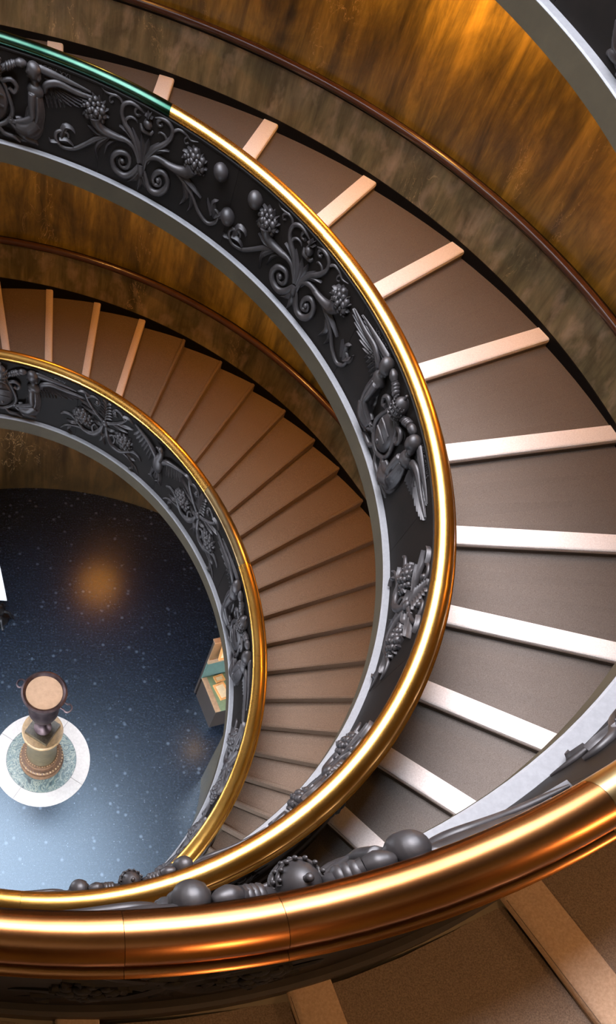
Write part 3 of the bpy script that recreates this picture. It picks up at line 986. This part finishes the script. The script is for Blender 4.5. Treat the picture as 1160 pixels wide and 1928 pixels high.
def moved(vf, du, dv=0.0, flip=1.0, dn=0.0):
    V, Fc = vf
    return [(flip * u + du, v + dv, n + dn) for u, v, n in V], Fc


def crest_shapes():
    t = MB()                                        # tiara: egg with three crowns and a knob
    t.ball((0.0, -0.02, 0.11), (0.098, 0.125, 0.105), 18, 12)
    for k, v in enumerate((-0.10, -0.04, 0.025)):
        rr = (0.096, 0.103, 0.096)[k]
        ring = [(rr * math.cos(a), v + 0.0, 0.11 + rr * 1.02 * math.sin(a)) for a in [PI * i / 12 for i in range(13)]]
        t.tube(ring, 0.012, sub=2, seg=6)
        for i in range(7):
            a = PI * (i + 0.5) / 7
            t.ball((rr * 1.04 * math.cos(a), v + 0.028, 0.11 + rr * 1.06 * math.sin(a)), (0.012, 0.018, 0.012), 6, 5)
    t.tube([(0, 0.10, 0.11), (0, 0.125, 0.11)], [0.018, 0.014], seg=8)
    t.ball((0, 0.14, 0.11), 0.02, 8, 6)
    k = MB()                                        # crossed keys
    for s in (-1, 1):
        k.tube([(s * -0.16, -0.30, 0.05), (0.0, -0.14, 0.06), (s * 0.14, -0.02, 0.07), (s * 0.235, 0.035, 0.08)], [0.026, 0.028, 0.032, 0.036], seg=9)
        for q in (0.15, 0.175, 0.20):
            tt = q / 0.235
            k.ball((s * q, -0.02 + (q - 0.14) * 0.58, 0.073), (0.030, 0.045, 0.045), 9, 6)
        k.tube([(s * 0.235, 0.035, 0.08), (s * 0.275, 0.05, 0.08), (s * 0.315, 0.058, 0.075), (s * 0.34, 0.062, 0.07)], [0.030, 0.044, 0.034, 0.016], seg=9)
    sh = MB()                                       # cartouche shield with rolled edges
    sh.ball((0, -0.36, 0.025), (0.155, 0.20, 0.06), 18, 10)
    edge = [(0.185 * math.cos(a) * (1 + 0.12 * math.cos(3 * a + 1.57)), -0.36 + 0.235 * math.sin(a), 0.03) for a in [2 * PI * i / 24 for i in range(25)]]
    sh.tube(edge, 0.026, sub=2, seg=7)
    for s in (-1, 1):
        sh.tube([(s * 0.10, -0.16, 0.04), (s * 0.18, -0.12, 0.05), (s * 0.24, -0.17, 0.05), (s * 0.21, -0.23, 0.05), (s * 0.165, -0.20, 0.05)], [0.02, 0.026, 0.025, 0.022, 0.024])
        sh.tube([(s * 0.16, -0.50, 0.04), (s * 0.22, -0.56, 0.05), (s * 0.29, -0.53, 0.05), (s * 0.28, -0.46, 0.045), (s * 0.23, -0.47, 0.045)], [0.02, 0.026, 0.025, 0.022, 0.024])
        sh.tube([(s * 0.04, -0.585, 0.04), (s * 0.10, -0.65, 0.04), (s * 0.20, -0.66, 0.04), (s * 0.27, -0.70, 0.03)], [0.02, 0.024, 0.02, 0.012])
    for s in (-1, 1):                               # charge on the shield: two bars and a roundel
        sh.tube([(-0.10, -0.33 + s * 0.05, 0.075), (0.0, -0.31 + s * 0.05, 0.09), (0.10, -0.33 + s * 0.05, 0.075)], 0.013, seg=6)
    sh.ball((0, -0.47, 0.07), (0.03, 0.03, 0.025), 8, 6)
    return t, k, sh


TIARA, KEYS, SHIELD = crest_shapes()
TIARA.V = [(u * 0.84, v * 0.9 + 0.005, 0.10 + (n - 0.11) * 0.84) for u, v, n in TIARA.V]


def eagle_shape():
    e = MB()
    e.ball((0, -0.19, 0.05), (0.085, 0.16, 0.06), 12, 9)
    e.tube([(0.0, -0.08, 0.06), (0.02, 0.0, 0.065), (0.015, 0.055, 0.06)], [0.06, 0.04, 0.036], seg=9)
    e.ball((0.0, 0.065, 0.065), (0.042, 0.036, 0.04), 10, 7)
    e.tube([(-0.03, 0.065, 0.07), (-0.065, 0.06, 0.07), (-0.075, 0.04, 0.065)], [0.018, 0.012, 0.004], seg=7)
    for s in (-1, 1):
        e.tube([(s * 0.06, -0.10, 0.05), (s * 0.14, -0.02, 0.06), (s * 0.20, 0.01, 0.055), (s * 0.33, 0.05, 0.04), (s * 0.43, 0.075, 0.025)], [0.035, 0.034, 0.028, 0.02, 0.008], seg=8)
        for i in range(7):
            x = 0.10 + 0.042 * i
            e.leaf([(s * x, -0.05 + 0.012 * i), (s * (x + 0.03), -0.17 + 0.02 * i), (s * (x + 0.05 + 0.004 * i), -0.29 + 0.032 * i)], 0.026, 0.035, tip=0.4, base=0.8)
        e.tube([(s * 0.04, -0.30, 0.05), (s * 0.07, -0.40, 0.05), (s * 0.06, -0.47, 0.04)], [0.035, 0.02, 0.012], seg=7)
        for q in (-0.04, 0.0, 0.04):
            e.tube([(s * 0.06, -0.47, 0.035), (s * 0.06 + q, -0.51, 0.03), (s * 0.06 + q * 1.3, -0.535, 0.015)], [0.011, 0.010, 0.004], sub=2, seg=6)
    for i in range(5):
        q = (i - 2) * 0.045
        e.leaf([(q * 0.3, -0.30), (q * 0.7, -0.42), (q, -0.53)], 0.028, 0.03, tip=0.5, base=0.7)
    return e


EAGLE = eagle_shape()
SCROLL_CACHE, ROS_CACHE = scroll_parts(11), rosette_parts(31)


def find_panel(pans, f):
    for a, b2, o in pans:
        if b2 <= f <= a: return o
    return pans[0][2] if abs(f - pans[0][0]) < abs(f - pans[-1][1]) else pans[-1][2]


def put_scroll(h, f, pans, parts):
    par = find_panel(pans, f)
    for nm, mb in parts: relief(nm, mb, h, f, M_BRONZE, par)


def put_crest(h, f, pans, text=None):
    par = find_panel(pans, f)
    relief('tiara', moved((TIARA.V, TIARA.F), 0, -0.01, 1, -0.05), h, f, M_BRONZE, par)['label'] = 'egg-shaped crown with a knob on top'
    relief('crossed_keys', moved((KEYS.V, KEYS.F), 0, 0, 1, -0.035), h, f, M_BRONZE, par)
    relief('shield', SHIELD, h, f, M_BRONZE, par)
    for s in (-1, 1):
        for nm, vf in zip(('winged_figure', 'drapery', 'near_wing', 'far_wing'), ANGEL):
            relief(nm.replace('near_wing', 'front_wing').replace('far_wing', 'rear_wing'), moved(vf, s * 0.40, 0.0, s, -0.045 if nm in ('winged_figure', 'drapery') else -0.012), h, f, M_BRONZE, par)
    if text:
        for s, tx in zip((-1, 1), text):
            if not tx: continue
            u0 = 0.62 * s
            inscription(tx, h, f, u0, par)


def inscription(tx, h, f, uc, par):
    c = bpy.data.curves.new('inscription', 'FONT')
    c.body = tx
    c.size = 0.062
    c.extrude = 0.008
    c.align_x = 'CENTER'
    c.space_character = 1.15
    c.resolution_u = 2
    o = bpy.data.objects.new('tmp_text', c)
    COL.objects.link(o)
    dg = bpy.context.evaluated_depsgraph_get()
    me = o.evaluated_get(dg).to_mesh()
    V = [(v.co.x + uc, v.co.y + 0.06 - 0.118, v.co.z) for v in me.vertices]
    V = [(u, v + 0.105, n) for u, v, n in V]
    Fc = [tuple(p.vertices) for p in me.polygons]
    o.evaluated_get(dg).to_mesh_clear()
    bpy.data.objects.remove(o)
    relief('inscription', (V, Fc), h, f, M_BRONZE, par)


def put_bosses(h, pans, spots):
    for f, v in spots:
        m = MB()
        m.ball((0, v, 0.03), 0.085, 20, 14)
        relief('round_boss', m, h, f, M_BRONZE, find_panel(pans, f))


C0 = 0.22
HALF = PI / 2
# bays: crest bays, then two scroll bays each
def bay_cuts(f_hi, f_lo):
    cuts = []
    for k in range(-4, 4):
        c = C0 + k * HALF
        cuts += [c + 0.30, c + HALF / 2 + 0.06, c - 0.30 + HALF]
    cuts = sorted([x for x in cuts if f_lo < x < f_hi], reverse=True)
    return [f_hi] + cuts + [f_lo]


# middle balustrade (the one seen from inside almost all round)
curb(B, -1.92, 2.35, 150, bal2, 0.046)
pan2 = panels(B, bay_cuts(2.35, -1.92), bal2)
rail_segments(B, [2.35, 1.82, 1.299, 0.75, 0.21, -0.321, -0.61, -0.95, -1.274, -1.605, -1.92],
              {0: M_BRASS_GREEN, 1: M_BRASS_GREEN, -1: M_BRASS}, bal2)
put_crest(B, C0 + HALF, pan2, ('', 'VCOV XXI'))
put_scroll(B, 1.362, pan2, SCROLL_CACHE)
put_bosses(B, pan2, [(1.116, -0.03), (0.990, -0.035), (1.063, -0.385)])
put_scroll(B, 0.777, pan2, SCROLL_CACHE)
put_crest(B, C0, pan2, ('VNINTS A', 'INICCIIIVS'))
put_scroll(B, -0.32, pan2, ROS_CACHE)
put_scroll(B, -0.80, pan2, ROS_CACHE)
put_crest(B, C0 - HALF - 0.0, pan2)

# lowest balustrade
curb(A, -7.32, 2.35 - 2 * PI, 150, bal3, 0.046)
pan3 = panels(A, [x - 2 * PI for x in bay_cuts(2.35, -1.03)], bal3)
rail_segments(A, [x - 2 * PI for x in (2.35, 1.9, 1.484, 1.15, 0.80, 0.452, 0.026, -0.473, -0.702, -1.03)], {4: M_BRASS_DARK, -1: M_BRASS}, bal3)
put_crest(A, C0 + HALF + 0.03 - 2 * PI, pan3, ('', 'XDEXVIII CXIV'))
put_scroll(A, 1.36 - 2 * PI, pan3, ROS_CACHE)
relief('eagle', EAGLE, A, 1.07 - 2 * PI, M_BRONZE, find_panel(pan3, 1.07 - 2 * PI))
put_scroll(A, 0.79 - 2 * PI, pan3, ROS_CACHE)
put_crest(A, 0.245 - 2 * PI, pan3, ('XVIIIIII', 'IIIXIIIII'))
put_scroll(A, -0.33 - 2 * PI, pan3, ROS_CACHE)
put_scroll(A, -0.75 - 2 * PI, pan3, ROS_CACHE)

# nearest balustrade
curb(A, -2.3, 2.3, 150, bal1, 0.075)
pan1 = panels(A, bay_cuts(2.3, -2.3), bal1)
rail_segments(A, [2.3, 1.8, 1.3, 0.8, 0.3, -0.2, -0.65, -1.10, -1.375, -1.50, -1.9, -2.3], {6: M_BRASS_DARK, -1: M_BRASS_WARM}, bal1)
put_crest(A, C0 + 0.035, pan1)
put_scroll(A, 0.777, pan1, SCROLL_CACHE)
put_scroll(A, -0.36, pan1, ROS_CACHE)
put_scroll(A, -0.84, pan1, ROS_CACHE)
put_crest(A, C0 - HALF + 0.012, pan1)


# reliefs on the stair side of the near bays
def put_outer(h, f, pans, parts):
    par = find_panel(pans, f)
    for nm, mb in parts:
        V, Fc, an = warp(mb, h, f, dP=0.264, flip=True)
        mesh_obj(nm, V, Fc, M_PANEL, par, loc=an, angle=1.0)


for f in (-0.95, -1.45, -1.9): put_outer(A, f, pan1, ROS_CACHE)
for f in (-0.33, -0.75, -1.2): put_outer(B, f, pan2, ROS_CACHE)


# ------------------------------------------------------------------ wall handrails
def wall_rail(h, f0, f1, n, label):
    t = thing('wall_handrail', label, 'handrail', P(h, (f0 + f1) / 2, -0.05, HR, True), 'handrails along the marble walls')
    prof = [(1, -0.055 + 0.052 * math.cos(a), HR + 0.052 * math.sin(a)) for a in [2 * PI * i / 12 for i in range(12)]]
    prof = [(o_, r - 0.035, z) for o_, r, z in prof]
    V, Fc = sweep(h, prof, f0, f1, n)
    mesh_obj('rail', V, Fc, M_WRAIL, t)
    V, Fc = sweep(h, [(1, -0.018, HR - 0.10), (1, -0.034, HR - 0.10), (1, -0.034, HR + 0.03), (1, -0.018, HR + 0.03)], f0, f1, n)
    mesh_obj('rail_shadow_strip', V, Fc, M_BLACK, t)  # black strip stands in for the shadow band below the rail
    return t


wall_rail(B, -1.7, 2.5, 130, 'dark handrail along the ochre marble wall above the white-striped steps')
wall_rail(A, -6.9, 2.4 - 2 * PI, 120, 'thin coppery handrail on the marble wall above the lowest brown steps')

# ------------------------------------------------------------------ foot of the lowest flight: marble spandrel
V, Fc = [], []
n = 30
for i in range(n + 1):
    f = (-0.10 - 2 * PI) + (-0.98 + 0.10) * i / n
    r = A.R(f) - 0.03
    zt = A.z(f) - HP - HF + 0.03 + ZF
    for rr, z in ((r, 0.0), (r, max(zt, 0.05)), (r + 0.22, max(zt, 0.05)), (r + 0.22, 0.0)):
        V.append((rr * math.cos(f), rr * math.sin(f), z))
for i in range(n):
    for j in range(4):
        Fc.append((i * 4 + j, i * 4 + (j + 1) % 4, (i + 1) * 4 + (j + 1) % 4, (i + 1) * 4 + j))
Fc += [(0, 1, 2, 3), tuple(n * 4 + j for j in range(4))]
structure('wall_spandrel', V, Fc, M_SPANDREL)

# ------------------------------------------------------------------ marble roundel in the floor
GX = (-0.019, 0.0)
roundel = thing('floor_roundel', 'round white and green marble inlay in the dark floor under the column', 'floor inlay', (GX[0], GX[1], 0))


def ring_seg(r0, r1, a0, a1, z0, z1, n=14):
    V, Fc = [], []
    for i in range(n + 1):
        a = a0 + (a1 - a0) * i / n
        for r, z in ((r0, z0), (r0, z1), (r1, z1), (r1, z0)):
            V.append((r * math.cos(a), r * math.sin(a), z))
    for i in range(n):
        for j in range(4):
            Fc.append((i * 4 + j, i * 4 + (j + 1) % 4, (i + 1) * 4 + (j + 1) % 4, (i + 1) * 4 + j))
    Fc += [(0, 1, 2, 3), tuple(n * 4 + j for j in range(4))]
    return V, Fc


for i in range(4):
    a0 = math.radians(-32 + 90 * i) + 0.004
    V, Fc = ring_seg(0.578, 0.803, a0, a0 + PI / 2 - 0.008, -0.01, 0.012)
    mesh_obj('ring_stone', V, Fc, M_WHITE, roundel, loc=(GX[0], GX[1], 0), angle=0.5)
V, Fc = lathe([(0.574, -0.01), (0.574, 0.010), (0.02, 0.010)], 48)
mesh_obj('centre_disc', V, Fc, M_BRECCIA, roundel, smooth=False, loc=(GX[0], GX[1], 0))

# ------------------------------------------------------------------ column pedestal
ped = thing('column_pedestal', 'short marble column with tan round capital, standing on the floor inlay', 'column', (GX[0], GX[1], 0.012))


def part_lathe(name, prof, mat, parent, seg=48, angle=0.6):
    V, Fc = lathe(prof, seg)
    return mesh_obj(name, V, Fc, mat, parent, loc=(GX[0], GX[1], 0), angle=angle)


part_lathe('base', [(0.36, 0.012), (0.365, 0.06), (0.355, 0.11), (0.33, 0.115), (0.325, 0.135), (0.345, 0.15), (0.348, 0.19), (0.33, 0.215), (0.285, 0.22), (0.275, 0.25), (0.29, 0.27), (0.29, 0.30), (0.255, 0.315)], M_RED, ped)
m = MB()
for i in range(40):                                 # carved leaves round the base moulding
    a = 2 * PI * i / 40
    m.ball((0.338 * math.cos(a), 0.338 * math.sin(a), 0.205), (0.014, 0.014, 0.024), 6, 5)
    m.ball((0.262 * math.cos(a + 0.08), 0.262 * math.sin(a + 0.08), 0.305), (0.012, 0.012, 0.014), 6, 4)
o = mesh_obj('carved_beads', m.V, m.F, M_TAN, ped, loc=(GX[0], GX[1], 0))
o['kind'] = 'stuff'
part_lathe('shaft', [(0.25, 0.30), (0.242, 0.36), (0.236, 0.7), (0.238, 1.00), (0.25, 1.03), (0.25, 1.05)], M_SHAFT, ped)
part_lathe('capital', [(0.25, 1.04), (0.275, 1.06), (0.285, 1.085), (0.31, 1.10), (0.318, 1.125), (0.318, 1.165), (0.305, 1.18), (0.02, 1.18)], M_TAN, ped)

# urn
urn = thing('urn', 'bronze urn with two ring handles, topped with sand, standing on the column', 'urn', (GX[0], GX[1], 1.18))
ra = math.radians(-32)
V, Fc = box_vf(-0.195, 0.195, -0.195, 0.195, 1.181, 1.26, ra)
mesh_obj('square_plinth', V, Fc, M_PLINTH, urn, smooth=False, loc=(GX[0], GX[1], 0))
part_lathe('body', [(0.13, 1.26), (0.135, 1.29), (0.085, 1.33), (0.05, 1.42), (0.055, 1.56), (0.10, 1.66), (0.18, 1.76), (0.222, 1.88), (0.228, 2.02), (0.215, 2.18), (0.235, 2.32), (0.285, 2.41), (0.322, 2.455), (0.325, 2.48), (0.30, 2.495), (0.268, 2.475), (0.255, 2.44), (0.02, 2.44)], M_URN, urn, angle=1.0)
V, Fc = lathe([(0.262, 2.435), (0.258, 2.462), (0.2, 2.472), (0.1, 2.478), (0.01, 2.48)], 40)
mesh_obj('sand_fill', V, Fc, M_SAND, urn, loc=(GX[0], GX[1], 0))
for s in (0, 1):
    a = math.radians(-28) + PI * s
    m = MB()
    ca, sa = math.cos(a), math.sin(a)
    loop = []
    for i in range(9):
        q = -PI * 0.62 + 1.24 * PI * i / 8
        rr = 0.325 + 0.055 + 0.055 * math.cos(q)
        tt = 0.065 * math.sin(q)
        loop.append((rr * ca - tt * sa, rr * sa + tt * ca, 2.36))
    m.tube(loop, 0.013, sub=2, seg=7)
    for q in (-1, 1):
        tt = 0.05 * q
        m.tube([(0.27 * ca - tt * sa, 0.27 * sa + tt * ca, 2.38), (0.36 * ca - tt * sa, 0.36 * sa + tt * ca, 2.36)], 0.012, seg=6)
    mesh_obj('handle', m.V, m.F, M_URN, urn, loc=(GX[0], GX[1], 0))

# ------------------------------------------------------------------ counter under the lowest flight
desk = thing('sales_counter', 'dark brown counter with a green felt top under the lowest flight', 'counter', (3.0, 1.3, 0))


def desk_part(name, V, Fc, mat, parent=desk):
    return mesh_obj(name, V, Fc, mat, parent, smooth=False)


d0 = Vector((2.64, 1.26, 0))                        # front corner of the counter
ux = Vector((0.29, -0.957, 0))                      # along its front
uy = Vector((0.957, 0.29, 0))                       # away from the well
DA = math.atan2(ux.y, ux.x)


def dbox(name, a0, a1, b0, b1, zlo, zhi, mat, parent=desk):
    V = []
    for z in (zlo, zhi):
        for a, b2 in ((a0, b0), (a1, b0), (a1, b1), (a0, b1)):
            q = d0 + ux * a + uy * b2
            V.append((q.x, q.y, z))
    return desk_part(name, V, [(0, 1, 2, 3), (4, 5, 6, 7), (0, 1, 5, 4), (1, 2, 6, 5), (2, 3, 7, 6), (3, 0, 4, 7)], mat, parent)


dbox('counter_body', 0.005, 0.64, 0.01, 0.9, 0.0, 0.63, M_DESK)
dbox('edge_trim', 0.0, 0.65, -0.005, 0.085, 0.63, 0.655, M_TRIM)
dbox('felt_top', 0.0, 0.65, 0.087, 0.9, 0.63, 0.652, M_FELT)
cab = thing('display_board', 'tall brown display board with a teal panel behind the green felt counter', 'board', tuple(d0 + ux * -0.04 + uy * 0.45))
dbox('carcass', -0.075, -0.03, 0.0, 0.9, 0.0, 1.82, M_DESK, cab)
dbox('teal_panel', -0.03, -0.005, 0.0, 0.9, 0.60, 1.16, M_TEAL, cab)
dbox('wooden_rail', -0.03, 0.010, 0.0, 0.9, 1.16, 1.30, M_TRIM, cab)
dbox('upper_panel', -0.03, -0.008, 0.0, 0.9, 1.30, 1.80, M_UPPER, cab)
dbox('top_board', -0.085, 0.0, -0.01, 0.91, 1.82, 1.85, M_TRIM, cab)


def framed(name, label, a, b2, z, w_, l_, rot, upright=False):
    c = d0 + ux * a + uy * b2
    t = thing(name, label, 'picture frame', (c.x, c.y, z), 'gilded frames of the sales counter')

    def slab_at(nm, x0, x1, y0, y1, h0, h1, mat):
        if upright:                                 # x along the panel, y up, thickness towards the front
            V = []
            for hh in (h0, h1):
                for x, y in ((x0, y0), (x1, y0), (x1, y1), (x0, y1)):
                    q = c + uy * x + ux * (hh + 0.10 * (l_ / 2 - y))
                    V.append((q.x, q.y, z + y + l_ / 2))
            Fc = [(0, 1, 2, 3), (4, 5, 6, 7), (0, 1, 5, 4), (1, 2, 6, 5), (2, 3, 7, 6), (3, 0, 4, 7)]
        else:
            V, Fc = box_vf(y0, y1, x0, x1, h0, h1, DA + rot, (c.x, c.y, z))
        mesh_obj(nm, V, Fc, mat, t, smooth=False)

    slab_at('print', -w_ / 2, w_ / 2, -l_ / 2, l_ / 2, 0.0, 0.012, M_PICT)
    e = 0.028
    for x0, x1, y0, y1 in ((-w_/2 - e, w_/2 + e, -l_/2 - e, -l_/2), (-w_/2 - e, w_/2 + e, l_/2, l_/2 + e), (-w_/2 - e, -w_/2, -l_/2, l_/2), (w_/2, w_/2 + e, -l_/2, l_/2)):
        slab_at('frame_bar', x0, x1, y0, y1, 0.0, 0.03, M_ORANGE)
    return t


framed('picture_frame', 'longer gilded frame lying flat on the green felt counter', 0.32, 0.24, 0.653, 0.15, 0.24, 0.1)
framed('picture_frame', 'small cream print in a gilded frame at the back of the felt counter', 0.085, 0.28, 0.653, 0.12, 0.07, 0.1)
framed('picture_frame', 'bright gilded print hanging high on the brown display board', 0.0, 0.24, 1.36, 0.16, 0.36, 0.0, True)

# ------------------------------------------------------------------ notice board at the left edge
sign = thing('notice_stand', 'white notice board on a black iron foot at the left edge', 'sign', (-0.98, 2.75, 0))
c0 = Vector((-0.78, 2.86, 0))
V, Fc = [], []
bd = [(-0.62, 0.0), (0.0, 0.0), (0.0, 0.92), (-0.62, 0.92)]
for e in (0.0, 0.02):
    for a, b2 in bd:
        V.append((c0.x + a - b2 * 0.20, c0.y + b2 * 0.55, 0.32 + b2 * 0.75 + e))
mesh_obj('board', V, [(0, 1, 2, 3), (4, 5, 6, 7), (0, 1, 5, 4), (1, 2, 6, 5), (2, 3, 7, 6), (3, 0, 4, 7)], M_SIGN, sign, smooth=False)
m = MB()
m.tube([(-0.98, 2.78, 0.05), (-0.98, 2.80, 0.2), (-0.99, 2.88, 0.42)], [0.05, 0.035, 0.03], seg=10)
mesh_obj('post', m.V, m.F, M_IRON, sign)
V, Fc = lathe([(0.20, 0.0), (0.205, 0.03), (0.17, 0.06), (0.09, 0.09), (0.06, 0.15), (0.11, 0.22), (0.12, 0.30), (0.07, 0.36), (0.03, 0.38)], 28, (-0.93, 2.68))
mesh_obj('foot', V, Fc, M_IRON, sign, angle=0.8)
m = MB()
for i in range(3):
    a = -1.2 + i * 1.2
    m.tube([(-0.93 + 0.06 * math.cos(a), 2.68 + 0.06 * math.sin(a), 0.24), (-0.93 + 0.17 * math.cos(a), 2.68 + 0.17 * math.sin(a), 0.22), (-0.93 + 0.24 * math.cos(a), 2.68 + 0.24 * math.sin(a), 0.08), (-0.93 + 0.27 * math.cos(a), 2.68 + 0.27 * math.sin(a), 0.02)], [0.03, 0.028, 0.024, 0.03], seg=8)
mesh_obj('scroll_legs', m.V, m.F, M_IRON, sign)

# ------------------------------------------------------------------ lamps under the soffits (warm)
WARM = (1.0, 0.45, 0.10)


def soffit_lamps(up, low, fs, off_up, off_low, k=1.0, dR=-0.45):
    """lamps under the soffit of flight `up`, close to the wall of flight `low`"""
    for f, p in fs:
        r = low.Ro(f + off_low) + dR
        lamp((r * math.cos(f), r * math.sin(f), up.z(f + off_up) + ZF - 1.52), LAMP_POWER * k * p, WARM, 0.07)


soffit_lamps(A, B, [(1.95, 0.2), (1.42, 0.32), (0.87, 1.3), (0.35, 0.8), (-0.15, 0.12)], 0.0, 0.0, 1.0)
soffit_lamps(B, A, [(1.95, 0.22), (1.4, 0.45), (0.85, 0.95), (0.3, 0.8), (-0.25, 0.4)], 0.0, -2 * PI, 1.0)
lamp((1.10, 5.2, 2.55), LAMP_POWER * 0.55, (1.0, 0.30, 0.03), 0.42)
lamp((2.95, 1.05, 2.0), LAMP_POWER * 0.06, WARM, 0.10)
for f in (-1.95, -1.45, -0.95, -0.45):
    z = z2(f + 2 * PI) - 1.1 + ZF
    lamp((7.2 * math.cos(f), 7.2 * math.sin(f), z - 0.1), LAMP_POWER * 0.65, (1.0, 0.56, 0.26), 0.07)
